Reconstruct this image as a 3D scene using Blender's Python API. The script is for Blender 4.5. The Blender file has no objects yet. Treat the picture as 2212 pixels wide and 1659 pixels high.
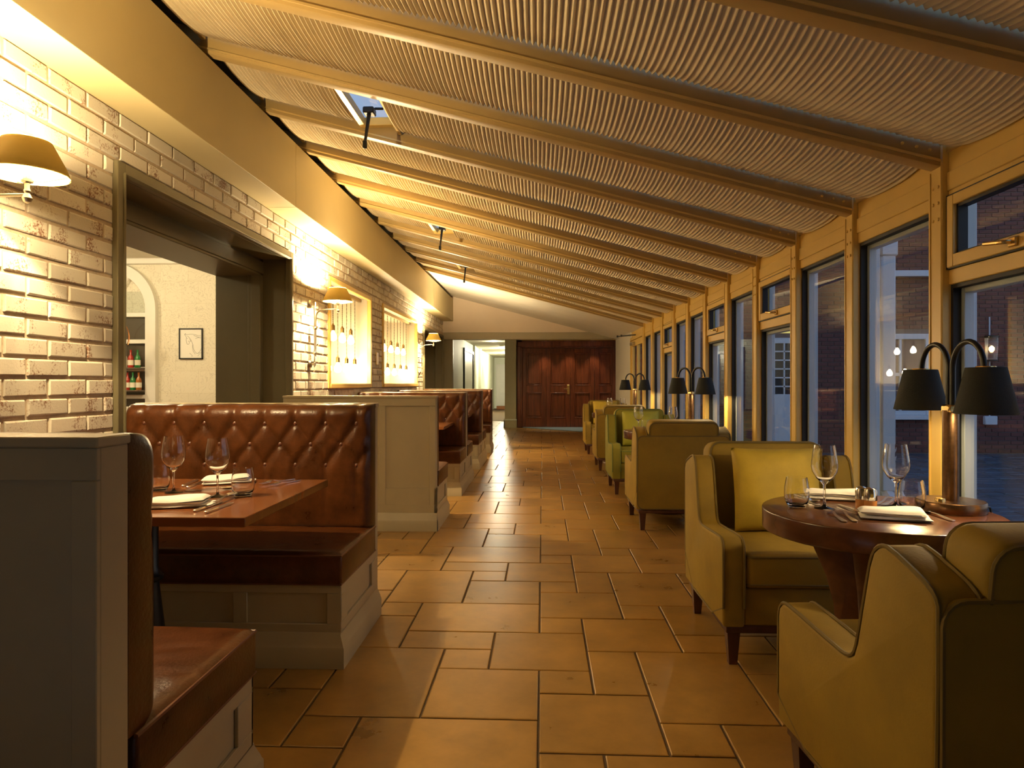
import bpy, bmesh, math, random
from mathutils import Vector, Matrix
R = math.radians
random.seed(7)
scene = bpy.context.scene
C = scene.collection
PI = math.pi

# ------------------------------------------------------------------ camera
F = 1475.0; HC = 1.2; HOR = 828.0
TH = math.atan((1163 - 1106) / F)
cam_d = bpy.data.cameras.new('camera'); cam = bpy.data.objects.new('camera', cam_d); C.objects.link(cam)
cam.location = (0, 0, HC); cam.rotation_euler = (PI / 2, 0, TH)
cam_d.sensor_fit = 'HORIZONTAL'; cam_d.sensor_width = 36.0; cam_d.lens = F / 2212 * 36
cam_d.shift_y = -(829.5 - HOR) / 2212
cam_d.clip_start = 0.05
scene.camera = cam
# ------------------------------------------------------------------ view, world, light
scene.view_settings.view_transform = 'Standard'
scene.view_settings.look = 'None'
scene.view_settings.gamma = 1.0
scene.view_settings.use_curve_mapping = False
scene.view_settings.exposure = 0.72
scene.cycles.use_denoising = True
scene.cycles.sample_clamp_indirect = 6.0
scene.cycles.max_bounces = 10
scene.cycles.transparent_max_bounces = 24
W = bpy.data.worlds.new('dusk_sky'); scene.world = W; W.use_nodes = True
nt = W.node_tree; nt.nodes.clear()
wo = nt.nodes.new('ShaderNodeOutputWorld'); bg = nt.nodes.new('ShaderNodeBackground')
tc = nt.nodes.new('ShaderNodeTexCoord'); sx = nt.nodes.new('ShaderNodeSeparateXYZ')
cr = nt.nodes.new('ShaderNodeValToRGB')
cr.color_ramp.elements[0].position = 0.0; cr.color_ramp.elements[0].color = (0.42, 0.47, 0.55, 1)
cr.color_ramp.elements[1].position = 0.8; cr.color_ramp.elements[1].color = (0.09, 0.22, 0.52, 1)
nt.links.new(tc.outputs['Generated'], sx.inputs[0]); nt.links.new(sx.outputs['Z'], cr.inputs[0])
nt.links.new(cr.outputs[0], bg.inputs[0]); bg.inputs[1].default_value = 1.0
nt.links.new(bg.outputs[0], wo.inputs[0])

P_SCONCE = 86.0        # each wall lamp
P_PENDANT = 5.0        # each filament bulb
P_TABLE = 6.0          # each table lamp shade
P_HALL = 56.0
WARM = (1.0, 0.75, 0.40)
WARM2 = (1.0, 0.74, 0.38)
NEUT = (1.0, 0.88, 0.62)

def G(x, y, h):
    'photo pixel at a known height above the floor -> world point'
    z = F * (HC - h) / (y - HOR); xc = (x - 1106) * z / F
    return (xc * math.cos(TH) - z * math.sin(TH), xc * math.sin(TH) + z * math.cos(TH))

# ------------------------------------------------------------------ materials
MATS = {}
def newmat(name):
    m = bpy.data.materials.new(name); m.use_nodes = True; MATS[name] = m
    t = m.node_tree; b = t.nodes['Principled BSDF']
    return m, t, b
def N(t, kind, **kw):
    n = t.nodes.new(kind)
    for k, v in kw.items():
        if k in n.inputs.keys(): n.inputs[k].default_value = v
        else: setattr(n, k, v)
    return n
def mat(name, col, rough=0.5, metal=0.0, var=0.0, vscale=8.0, bump=0.0, bscale=60.0, stretch=None, col2=None,
        objrand=0.0, coat=0.0, sheen=0.0, spec=None, trans=0.0, rvar=0.0):
    m, t, b = newmat(name)
    b.inputs['Base Color'].default_value = (*col, 1); b.inputs['Roughness'].default_value = rough
    b.inputs['Metallic'].default_value = metal
    if coat: b.inputs['Coat Weight'].default_value = coat; b.inputs['Coat Roughness'].default_value = 0.12
    if sheen: b.inputs['Sheen Weight'].default_value = sheen; b.inputs['Sheen Roughness'].default_value = 0.35; b.inputs['Sheen Tint'].default_value = (*col, 1)
    if spec is not None: b.inputs['Specular IOR Level'].default_value = spec
    L = t.links.new
    co = N(t, 'ShaderNodeTexCoord'); src = co.outputs['Object']
    if stretch:
        mp = N(t, 'ShaderNodeMapping'); mp.inputs['Scale'].default_value = stretch; L(src, mp.inputs[0]); src = mp.outputs[0]
    if objrand or var:
        oi = N(t, 'ShaderNodeObjectInfo'); ad = N(t, 'ShaderNodeVectorMath', operation='ADD'); sc = N(t, 'ShaderNodeMath', operation='MULTIPLY'); sc.inputs[1].default_value = 37.0
        L(oi.outputs['Random'], sc.inputs[0]); L(src, ad.inputs[0]); L(sc.outputs[0], ad.inputs[1]); src = ad.outputs[0]
    if var or col2:
        nz = N(t, 'ShaderNodeTexNoise'); nz.inputs['Scale'].default_value = vscale; nz.inputs['Detail'].default_value = 6; nz.inputs['Roughness'].default_value = 0.65
        L(src, nz.inputs['Vector'])
        rp = N(t, 'ShaderNodeValToRGB'); rp.color_ramp.elements[0].position = 0.32; rp.color_ramp.elements[1].position = 0.7
        c2 = col2 if col2 else tuple(c * (1 - var) for c in col)
        c1 = col if col2 else tuple(min(1, c * (1 + var * .6)) for c in col)
        rp.color_ramp.elements[0].color = (*c2, 1); rp.color_ramp.elements[1].color = (*c1, 1)
        L(nz.outputs['Fac'], rp.inputs[0]); out = rp.outputs[0]
        if objrand:
            hv = N(t, 'ShaderNodeHueSaturation'); ma = N(t, 'ShaderNodeMath', operation='MULTIPLY_ADD'); ma.inputs[1].default_value = objrand * 2; ma.inputs[2].default_value = 1 - objrand
            L(oi.outputs['Random'], ma.inputs[0]); L(ma.outputs[0], hv.inputs['Value']); L(out, hv.inputs['Color']); out = hv.outputs[0]
        L(out, b.inputs['Base Color'])
        if rvar:
            mr = N(t, 'ShaderNodeMapRange'); mr.inputs['To Min'].default_value = rough - rvar; mr.inputs['To Max'].default_value = rough + rvar
            L(nz.outputs['Fac'], mr.inputs[0]); L(mr.outputs[0], b.inputs['Roughness'])
    if bump:
        bn = N(t, 'ShaderNodeTexNoise'); bn.inputs['Scale'].default_value = bscale; bn.inputs['Detail'].default_value = 5
        bp = N(t, 'ShaderNodeBump'); bp.inputs['Strength'].default_value = bump; bp.inputs['Distance'].default_value = 0.004
        L(src, bn.inputs['Vector']); L(bn.outputs['Fac'], bp.inputs['Height']); L(bp.outputs[0], b.inputs['Normal'])
    if trans:
        tr = N(t, 'ShaderNodeBsdfTranslucent'); tr.inputs[0].default_value = (*col, 1); mx = N(t, 'ShaderNodeMixShader'); mx.inputs[0].default_value = trans
        L(b.outputs[0], mx.inputs[1]); L(tr.outputs[0], mx.inputs[2]); L(mx.outputs[0], t.nodes['Material Output'].inputs[0])
    return m
def emat(name, col, s):
    m, t, b = newmat(name)
    b.inputs['Base Color'].default_value = (*col, 1); b.inputs['Emission Color'].default_value = (*col, 1); b.inputs['Emission Strength'].default_value = s
    return m
def glassmat(name, tint=(1, 1, 1), ior=1.45, rough=0.0, gain=1.0):
    m, t, b = newmat(name); t.nodes.remove(b); L = t.links.new
    lw = N(t, 'ShaderNodeLayerWeight'); lw.inputs[0].default_value = 0.5
    pw = N(t, 'ShaderNodeMath', operation='POWER'); pw.inputs[1].default_value = 4.0
    fr = N(t, 'ShaderNodeMath', operation='MULTIPLY_ADD'); fr.inputs[1].default_value = 0.9; fr.inputs[2].default_value = ((ior - 1) / (ior + 1)) ** 2
    L(lw.outputs['Facing'], pw.inputs[0]); L(pw.outputs[0], fr.inputs[0])
    tr = N(t, 'ShaderNodeBsdfTransparent'); tr.inputs[0].default_value = (*tint, 1)
    gl = N(t, 'ShaderNodeBsdfGlossy'); gl.inputs['Roughness'].default_value = rough
    ma = N(t, 'ShaderNodeMath', operation='MULTIPLY', use_clamp=True); ma.inputs[1].default_value = gain
    mx = N(t, 'ShaderNodeMixShader')
    L(fr.outputs[0], ma.inputs[0]); L(ma.outputs[0], mx.inputs[0]); L(tr.outputs[0], mx.inputs[1]); L(gl.outputs[0], mx.inputs[2])
    L(mx.outputs[0], t.nodes['Material Output'].inputs[0])
    return m
def brickmat(name, paint, brown, amt, rough=0.75):
    m, t, b = newmat(name); L = t.links.new
    co = N(t, 'ShaderNodeTexCoord'); oi = N(t, 'ShaderNodeObjectInfo'); ge = N(t, 'ShaderNodeNewGeometry')
    rs = N(t, 'ShaderNodeMath', operation='ADD'); L(oi.outputs['Random'], rs.inputs[0]); L(ge.outputs['Random Per Island'], rs.inputs[1])
    sc = N(t, 'ShaderNodeMath', operation='MULTIPLY'); sc.inputs[1].default_value = 53.0; L(rs.outputs[0], sc.inputs[0])
    ad = N(t, 'ShaderNodeVectorMath', operation='ADD'); L(ge.outputs['Position'], ad.inputs[0]); L(sc.outputs[0], ad.inputs[1])
    n1 = N(t, 'ShaderNodeTexNoise'); n1.inputs['Scale'].default_value = 7.0; n1.inputs['Detail'].default_value = 2
    n2 = N(t, 'ShaderNodeTexNoise'); n2.inputs['Scale'].default_value = 95.0; n2.inputs['Detail'].default_value = 4; n2.inputs['Roughness'].default_value = 0.7
    L(ad.outputs[0], n1.inputs['Vector']); L(ad.outputs[0], n2.inputs['Vector'])
    mu = N(t, 'ShaderNodeMath', operation='MULTIPLY'); L(n1.outputs['Fac'], mu.inputs[0]); L(n2.outputs['Fac'], mu.inputs[1])
    rp = N(t, 'ShaderNodeValToRGB'); rp.color_ramp.elements[0].position = 0.28 - amt; rp.color_ramp.elements[1].position = 0.38 - amt
    rp.color_ramp.elements[0].color = (*paint, 1); rp.color_ramp.elements[1].color = (*brown, 1)
    L(mu.outputs[0], rp.inputs[0])
    hv = N(t, 'ShaderNodeHueSaturation'); fr = N(t, 'ShaderNodeMath', operation='FRACT'); m7 = N(t, 'ShaderNodeMath', operation='MULTIPLY'); m7.inputs[1].default_value = 7.31
    L(rs.outputs[0], m7.inputs[0]); L(m7.outputs[0], fr.inputs[0])
    ma = N(t, 'ShaderNodeMath', operation='MULTIPLY_ADD'); ma.inputs[1].default_value = 0.28; ma.inputs[2].default_value = 0.82; L(fr.outputs[0], ma.inputs[0])
    L(ma.outputs[0], hv.inputs['Value']); L(rp.outputs[0], hv.inputs['Color']); L(hv.outputs[0], b.inputs['Base Color'])
    b.inputs['Roughness'].default_value = rough
    bp = N(t, 'ShaderNodeBump'); bp.inputs['Strength'].default_value = 0.35; bp.inputs['Distance'].default_value = 0.004
    L(n2.outputs['Fac'], bp.inputs['Height']); L(bp.outputs[0], b.inputs['Normal'])
    return m
def woodmat(name, c1, c2, rough, stretch, scale=5.0, coat=0.0):
    m, t, b = newmat(name); L = t.links.new
    co = N(t, 'ShaderNodeTexCoord'); mp = N(t, 'ShaderNodeMapping'); mp.inputs['Scale'].default_value = stretch
    oi = N(t, 'ShaderNodeObjectInfo'); sc = N(t, 'ShaderNodeMath', operation='MULTIPLY'); sc.inputs[1].default_value = 19.0; ad = N(t, 'ShaderNodeVectorMath', operation='ADD')
    L(oi.outputs['Random'], sc.inputs[0]); L(co.outputs['Object'], mp.inputs[0]); L(mp.outputs[0], ad.inputs[0]); L(sc.outputs[0], ad.inputs[1])
    nz = N(t, 'ShaderNodeTexNoise'); nz.inputs['Scale'].default_value = scale; nz.inputs['Detail'].default_value = 7; nz.inputs['Distortion'].default_value = 0.6
    L(ad.outputs[0], nz.inputs['Vector'])
    rp = N(t, 'ShaderNodeValToRGB'); rp.color_ramp.elements[0].position = 0.3; rp.color_ramp.elements[1].position = 0.72
    rp.color_ramp.elements[0].color = (*c1, 1); rp.color_ramp.elements[1].color = (*c2, 1)
    L(nz.outputs['Fac'], rp.inputs[0]); L(rp.outputs[0], b.inputs['Base Color']); b.inputs['Roughness'].default_value = rough
    if coat: b.inputs['Coat Weight'].default_value = coat; b.inputs['Coat Roughness'].default_value = 0.1
    return m
def wallpapermat(name):
    m, t, b = newmat(name); L = t.links.new
    co = N(t, 'ShaderNodeTexCoord')
    n1 = N(t, 'ShaderNodeTexNoise'); n1.inputs['Scale'].default_value = 4.2; n1.inputs['Detail'].default_value = 9
    L(co.outputs['Object'], n1.inputs['Vector'])
    w = N(t, 'ShaderNodeMath', operation='PINGPONG'); w.inputs[1].default_value = 0.030; L(n1.outputs['Fac'], w.inputs[0])
    r1 = N(t, 'ShaderNodeValToRGB'); r1.color_ramp.elements[0].position = 0.0; r1.color_ramp.elements[1].position = 0.007
    r1.color_ramp.elements[0].color = (0.60, 0.55, 0.44, 1); r1.color_ramp.elements[1].color = (0.78, 0.73, 0.60, 1)
    L(w.outputs[0], r1.inputs[0])
    n2 = N(t, 'ShaderNodeTexNoise'); n2.inputs['Scale'].default_value = 1.6; L(co.outputs['Object'], n2.inputs['Vector'])
    r2 = N(t, 'ShaderNodeValToRGB'); r2.color_ramp.elements[0].position = 0.50; r2.color_ramp.elements[1].position = 0.70
    L(n2.outputs['Fac'], r2.inputs[0])
    mx = N(t, 'ShaderNodeMix', data_type='RGBA'); mx.inputs[7].default_value = (0.78, 0.73, 0.60, 1)
    bk_ = N(t, 'ShaderNodeTexBrick'); mpb = N(t, 'ShaderNodeMapping'); mpb.inputs['Rotation'].default_value = (PI / 2, 0, 0)
    bk_.inputs['Scale'].default_value = 1.0; bk_.inputs['Mortar Size'].default_value = 0.004; bk_.inputs['Brick Width'].default_value = 0.34; bk_.inputs['Row Height'].default_value = 0.27
    bk_.inputs['Color1'].default_value = (1, 1, 1, 1); bk_.inputs['Color2'].default_value = (.95, .95, .94, 1); bk_.inputs['Mortar'].default_value = (.91, .90, .87, 1); bk_.offset = .37; bk_.squash = .6; bk_.squash_frequency = 3
    L(co.outputs['Object'], mpb.inputs[0]); L(mpb.outputs[0], bk_.inputs['Vector'])
    mm_ = N(t, 'ShaderNodeMix', data_type='RGBA', blend_type='MULTIPLY'); mm_.inputs[0].default_value = 1.0
    L(r2.outputs[0], mx.inputs[0]); L(r1.outputs[0], mx.inputs[6]); L(mx.outputs[2], mm_.inputs[6]); L(bk_.outputs[0], mm_.inputs[7]); L(mm_.outputs[2], b.inputs['Base Color']); b.inputs['Roughness'].default_value = 0.7
    return m

M_BRICK = brickmat('whitewashed_brick', (0.60, 0.545, 0.44), (0.22, 0.10, 0.05), -0.008)
M_MORTAR = mat('sand_mortar', (0.46, 0.36, 0.25), 0.9, var=0.15, vscale=30, bump=0.4, bscale=90)
M_BULK = mat('bulkhead_paint', (0.54, 0.45, 0.24), 0.55, var=0.04, vscale=2)
M_FRAMEPAINT = mat('cream_frame_paint', (0.72, 0.49, 0.13), 0.38, var=0.05, vscale=4)
M_RAFTER = mat('rafter_paint_shaded', (0.42, 0.29, 0.11), 0.42, var=0.05, vscale=4)  # darker copy of the frame paint, rafter shade put into the colour
M_TRACK = mat('pale_gold_track', (0.75, 0.58, 0.26), 0.28, metal=0.6)
M_BLIND = mat('pleated_fabric', (0.70, 0.58, 0.36), 0.8, var=0.05, vscale=6, trans=0.04)
M_GREIGE = mat('greige_paint', (0.43, 0.36, 0.225), 0.42, var=0.05, vscale=5)
M_OLIVE = mat('dark_olive_paint', (0.135, 0.115, 0.062), 0.42, var=0.05, vscale=5)
M_LEATHER = mat('tan_leather', (0.078, 0.024, 0.006), 0.30, var=0.45, vscale=9, bump=0.25, bscale=110, rvar=0.08, spec=0.28)
M_LEATHERD = mat('leather_button', (0.10, 0.03, 0.015), 0.4, var=0.1)
M_PIPE_L = mat('leather_piping', (0.13, 0.04, 0.018), 0.4, var=0.1)
M_TABLE = woodmat('booth_table_wood', (0.17, 0.055, 0.016), (0.205, 0.070, 0.021), 0.24, (.8, 9, .8), 3.0, 0.3)
M_TABLE_R = woodmat('walnut_table_wood', (0.066, 0.022, 0.008), (0.115, 0.040, 0.014), 0.24, (6, 1.0, 6), 3.0, 0.15)
M_MAHOG = woodmat('mahogany', (0.11, 0.022, 0.007), (0.26, 0.06, 0.017), 0.30, (7, 7, .7), 3.0, 0.35)
M_LEGW = woodmat('dark_leg_wood', (0.055, 0.018, 0.010), (0.10, 0.035, 0.018), 0.35, (6, 6, 1), 4.0)
M_VELVET = mat('olive_gold_velvet', (0.28, 0.175, 0.010), 0.75, var=0.16, vscale=5, bump=0.12, bscale=160, sheen=0.15)
M_VELVETG = mat('velvet_green_lit', (0.235, 0.205, 0.012), 0.75, var=0.16, vscale=5, bump=0.12, bscale=160, sheen=0.15)  # same olive velvet, greenish light put into the colour
M_VPIPE = mat('velvet_piping', (0.16, 0.105, 0.015), 0.7, var=0.1)
M_VPIPEG = mat('velvet_piping_green_lit', (0.13, 0.16, 0.03), 0.7, var=0.1)  # piping tinted to carry the same greenish light
M_CUSH = mat('mustard_velvet', (0.44, 0.30, 0.018), 0.68, var=0.14, vscale=6, bump=0.15, bscale=150, sheen=0.2)
M_CUSHG = mat('mustard_velvet_green_lit', (0.32, 0.30, 0.02), 0.68, var=0.14, vscale=6, bump=0.15, bscale=150, sheen=0.2)  # mustard cushion velvet with greenish light painted in
M_TILE = mat('sandstone_tile', (0.36, 0.195, 0.045), 0.30, var=0.30, vscale=3.5, bump=0.07, bscale=26, objrand=0.10, rvar=0.08)
M_GROUT = mat('dark_grout', (0.10, 0.06, 0.03), 0.9, var=0.2, vscale=40)
M_WHITE = mat('white_paint', (0.76, 0.74, 0.68), 0.45, var=0.03, vscale=3)
M_NICHE = mat('niche_cream_paint', (0.46, 0.40, 0.29), 0.6)
M_PINKW = mat('gable_plaster', (0.74, 0.62, 0.50), 0.8, var=0.04, vscale=2)
M_HALLW = mat('hall_wall_paint', (0.70, 0.72, 0.60), 0.6, var=0.03, vscale=2)
M_HEADER = mat('header_paint', (0.36, 0.31, 0.21), 0.5, var=0.05, vscale=4)
M_SAGE = mat('sage_pillar_paint', (0.60, 0.58, 0.38), 0.5, var=0.04, vscale=4)
M_BLACKM = mat('black_cast_iron', (0.012, 0.012, 0.012), 0.38, metal=0.3)
M_RUBBER = mat('black_gasket', (0.010, 0.010, 0.012), 0.6)
M_BRONZE = mat('aged_bronze', (0.20, 0.115, 0.06), 0.30, metal=1.0, var=0.35, vscale=30)
M_BRASS = mat('brass', (0.78, 0.55, 0.22), 0.25, metal=1.0)
M_NICKEL = mat('antique_nickel', (0.62, 0.55, 0.42), 0.30, metal=1.0, var=0.15, vscale=20)
M_STEEL = mat('polished_steel', (0.86, 0.83, 0.77), 0.22, metal=1.0)
M_CHROME = mat('chrome_cap', (0.80, 0.76, 0.68), 0.10, metal=1.0)
M_AMBER = mat('orange_shaker_body', (0.55, 0.22, 0.05), 0.25, coat=0.4)
M_NAPKIN = mat('white_linen', (0.82, 0.78, 0.72), 0.85, var=0.04, vscale=20, bump=0.2, bscale=220)
M_SHADEB = mat('black_shade_fabric', (0.012, 0.014, 0.012), 0.8, bump=0.35, bscale=260)
M_SHADEIN = mat('shade_lining', (0.85, 0.80, 0.66), 0.6)
M_SHADEG = mat('gold_shade_fabric', (0.62, 0.46, 0.10), 0.55, var=0.08, vscale=9, trans=0.45)
M_GLASS, _t, _b = newmat('drinking_glass')
_g = N(_t, 'ShaderNodeBsdfGlass'); _g.inputs['IOR'].default_value = 1.46; _g.inputs['Roughness'].default_value = 0.0
_t.links.new(_g.outputs[0], _t.nodes['Material Output'].inputs[0]); _t.nodes.remove(_b)
M_PANE = glassmat('window_pane', (0.93, 0.95, 0.95), 1.5, 0.0, 0.55)
M_SBULB = emat('lit_candle_bulb', WARM, 1300.0)
M_BULB = emat('lit_bulb', (1.0, 0.74, 0.36), 22.0)
M_LANT = emat('lit_lantern_bulb', (1.0, 0.62, 0.22), 6.0)
M_PBULB = emat('lit_filament_bulb', (1.0, 0.78, 0.45), 90.0)
M_DOWN = emat('downlight_lens', (1.0, 0.93, 0.72), 8.0)
M_LITWIN = emat('lit_blind', (0.75, 0.62, 0.16), 0.55)
M_WEXT = mat('white_upvc', (0.50, 0.53, 0.56), 0.4, var=0.03)
M_BRICKX = brickmat('red_brick', (0.12, 0.038, 0.030), (0.065, 0.024, 0.02), -0.02)
M_MORTX = mat('grey_mortar', (0.13, 0.10, 0.095), 0.9)
M_PAVER = mat('granite_paver', (0.065, 0.08, 0.10), 0.45, var=0.3, vscale=6, bump=0.4, bscale=30, objrand=0.2)
M_PAVEJ = mat('paver_joint', (0.05, 0.052, 0.055), 0.9)
M_MAT = mat('blue_grey_mat', (0.20, 0.245, 0.26), 0.95, var=0.3, vscale=60)
M_PAPER = wallpapermat('map_wallpaper')
M_PRINT = mat('print_paper', (0.80, 0.78, 0.72), 0.6)
M_INK = mat('ink', (0.03, 0.03, 0.03), 0.6)
M_BFRAME = mat('black_frame', (0.015, 0.015, 0.015), 0.4)
M_ROOM = mat('back_room_plaster', (0.70, 0.66, 0.54), 0.7, var=0.03)
M_CORD = mat('twisted_cord', (0.10, 0.07, 0.03), 0.7)
M_SOCK = mat('antique_socket', (0.35, 0.24, 0.10), 0.35, metal=1.0)
M_DARKW = mat('dark_bar_shelf', (0.10, 0.07, 0.045), 0.4)
M_BOT = [mat('bottle_green', (0.02, 0.16, 0.04), 0.12), mat('bottle_amber', (0.30, 0.10, 0.02), 0.12), mat('bottle_clear', (0.60, 0.58, 0.50), 0.10), mat('bottle_red', (0.35, 0.03, 0.02), 0.15)]
M_LABELP = mat('bottle_label_paper', (0.75, 0.70, 0.58), 0.6)
M_COPPER = mat('copper_wire', (0.55, 0.24, 0.10), 0.25, metal=1.0)

# ------------------------------------------------------------------ mesh helpers
def B(): return bmesh.new()
def merge(dst, src):
    me = bpy.data.meshes.new('tmp'); src.to_mesh(me); src.free(); dst.from_mesh(me); bpy.data.meshes.remove(me)
def box(bm, x0, x1, y0, y1, z0, z1, bev=0.0, seg=1, mtx=None):
    b = bmesh.new(); bmesh.ops.create_cube(b, size=1)
    for v in b.verts:
        v.co = Vector((x0 + (v.co.x + .5) * (x1 - x0), y0 + (v.co.y + .5) * (y1 - y0), z0 + (v.co.z + .5) * (z1 - z0)))
    if bev: bmesh.ops.bevel(b, geom=list(b.edges), offset=bev, segments=seg, profile=0.5, affect='EDGES')
    if mtx is not None: bmesh.ops.transform(b, matrix=mtx, verts=b.verts)
    merge(bm, b)
def prism(bm, pts, a0, a1, axis='X', bev=0.0, seg=2):
    'extrude a closed 2D outline along an axis: X -> (y,z), Y -> (x,z), Z -> (x,y)'
    b = bmesh.new()
    def mk(a, p):
        return Vector((a, p[0], p[1])) if axis == 'X' else Vector((p[0], a, p[1])) if axis == 'Y' else Vector((p[0], p[1], a))
    v0 = [b.verts.new(mk(a0, p)) for p in pts]; v1 = [b.verts.new(mk(a1, p)) for p in pts]
    n = len(pts)
    f0 = b.faces.new(v0); f1 = b.faces.new(v1[::-1])
    for i in range(n): b.faces.new((v0[i], v1[i], v1[(i + 1) % n], v0[(i + 1) % n]))
    bmesh.ops.recalc_face_normals(b, faces=b.faces)
    if bev:
        es = [e for e in b.edges if (e.verts[0] in v0 and e.verts[1] in v0) or (e.verts[0] in v1 and e.verts[1] in v1)]
        bmesh.ops.bevel(b, geom=es, offset=bev, segments=seg, profile=0.5, affect='EDGES')
    merge(bm, b)
def lathe(bm, prof, seg=24, c=(0, 0, 0), mtx=None, close=True):
    b = bmesh.new(); rings = []
    for r, z in prof:
        if r < 1e-5: rings.append([b.verts.new((c[0], c[1], c[2] + z))])
        else: rings.append([b.verts.new((c[0] + r * math.cos(2 * PI * i / seg), c[1] + r * math.sin(2 * PI * i / seg), c[2] + z)) for i in range(seg)])
    for a, d in zip(rings, rings[1:]):
        for i in range(seg):
            j = (i + 1) % seg
            if len(a) == 1 and len(d) == 1: break
            if len(a) == 1: b.faces.new((a[0], d[j], d[i]))
            elif len(d) == 1: b.faces.new((a[i], a[j], d[0]))
            else: b.faces.new((a[i], a[j], d[j], d[i]))
    bmesh.ops.recalc_face_normals(b, faces=b.faces)
    if mtx is not None: bmesh.ops.transform(b, matrix=mtx, verts=b.verts)
    merge(bm, b)
def tube(bm, path, r, seg=8, closed=False, caps=True):
    b = bmesh.new(); P = [Vector(p) for p in path]; n = len(P); rings = []
    rr = r if isinstance(r, (list, tuple)) else [r] * n
    up = Vector((0.31, 0.17, 0.93))
    prev = None
    for i in range(n):
        if closed: t = P[(i + 1) % n] - P[i - 1]
        else: t = P[min(i + 1, n - 1)] - P[max(i - 1, 0)]
        if t.length < 1e-9: t = Vector((0, 0, 1))
        t.normalize()
        if prev is None:
            a = t.cross(up)
            if a.length < 0.05: a = t.cross(Vector((1, 0, 0)))
        else:
            a = prev - t * prev.dot(t)
            if a.length < 1e-6: a = t.cross(up)
        a.normalize(); prev = a; d = t.cross(a)
        rings.append([b.verts.new(P[i] + (a * math.cos(2 * PI * k / seg) + d * math.sin(2 * PI * k / seg)) * rr[i]) for k in range(seg)])
    rng = range(n) if closed else range(n - 1)
    for i in rng:
        A = rings[i]; D = rings[(i + 1) % n]
        for k in range(seg):
            b.faces.new((A[k], A[(k + 1) % seg], D[(k + 1) % seg], D[k]))
    if not closed and caps:
        b.faces.new(rings[0][::-1]); b.faces.new(rings[-1])
    bmesh.ops.recalc_face_normals(b, faces=b.faces)
    merge(bm, b)
def rrect(x0, x1, z0, z1, r, n=4):
    pts = []
    for cx, cz, a0 in ((x1 - r, z1 - r, 0), (x0 + r, z1 - r, 90), (x0 + r, z0 + r, 180), (x1 - r, z0 + r, 270)):
        for k in range(n + 1):
            a = R(a0 + 90 * k / n); pts.append((cx + r * math.cos(a), cz + r * math.sin(a)))
    return pts
def smoothpath(pts, it=2, closed=False):
    for _ in range(it):
        q = []
        n = len(pts)
        for i in range(n if closed else n - 1):
            a = Vector(pts[i]); d = Vector(pts[(i + 1) % n])
            q.append(tuple(a * .75 + d * .25)); q.append(tuple(a * .25 + d * .75))
        if not closed: q = [pts[0]] + q + [pts[-1]]
        pts = q
    return pts
def mesh_of(name, bm, m, smooth=True, ang=38):
    me = bpy.data.meshes.new(name); bm.to_mesh(me); bm.free()
    if m is not None: me.materials.append(m)
    if smooth and len(me.polygons):
        me.polygons.foreach_set('use_smooth', [True] * len(me.polygons)); me.set_sharp_from_angle(angle=R(ang))
    return me
def obj(name, bm, m, parent=None, loc=None, smooth=True, ang=38, label=None):
    me = bm if isinstance(bm, bpy.types.Mesh) else mesh_of(name, bm, m, smooth, ang)
    o = bpy.data.objects.new(name, me); C.objects.link(o)
    if parent is not None: o.parent = parent
    if loc is not None: o.location = loc
    if label: o['label'] = label
    return o
def tag(o, label, cat, group=None):
    o['label'] = label; o['category'] = cat
    if group: o['group'] = group
    return o
def thing(name, label, cat, loc=(0, 0, 0), rotz=0.0, group=None):
    o = bpy.data.objects.new(name, None); o.empty_display_size = 0.1; C.objects.link(o)
    o.location = loc; o.rotation_euler = (0, 0, rotz)
    return tag(o, label, cat, group)
def struct(name, bm=None, m=None, loc=None, smooth=True):
    if bm is None:
        o = bpy.data.objects.new(name, None); o.empty_display_size = 0.1; C.objects.link(o)
    else: o = obj(name, bm, m, None, None, smooth)
    if loc is not None: o.location = loc
    o['kind'] = 'structure'
    return o
def dup(root, loc, rotz, label=None, group=None):
    r = root.copy(); C.objects.link(r); r.location = loc; r.rotation_euler = (0, 0, rotz)
    if label: r['label'] = label
    if group: r['group'] = group
    for ch in list(root.children):
        c = ch.copy(); C.objects.link(c); c.parent = r
        for g in list(ch.children):
            d = g.copy(); C.objects.link(d); d.parent = c
    return r
def lamp(name, loc, power, col, radius=0.03, parent=None, kind='POINT', **kw):
    d = bpy.data.lights.new(name, kind); d.energy = power; d.color = col
    if kind in ('POINT', 'SPOT'): d.shadow_soft_size = radius
    for k, v in kw.items(): setattr(d, k, v)
    o = bpy.data.objects.new(name, d); C.objects.link(o); o.location = loc
    if parent is not None: o.parent = parent
    return o
# ================================================================== SETTING
XW, XL, XR = -2.11, -1.88, 1.72
def roof(x): return 2.128 + 0.2645 * (1.72 - x)
BAY = 0.8276
def colY(k): return 3.075 + BAY * (k - 1)
YG = 15.0                                    # gable plane

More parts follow.
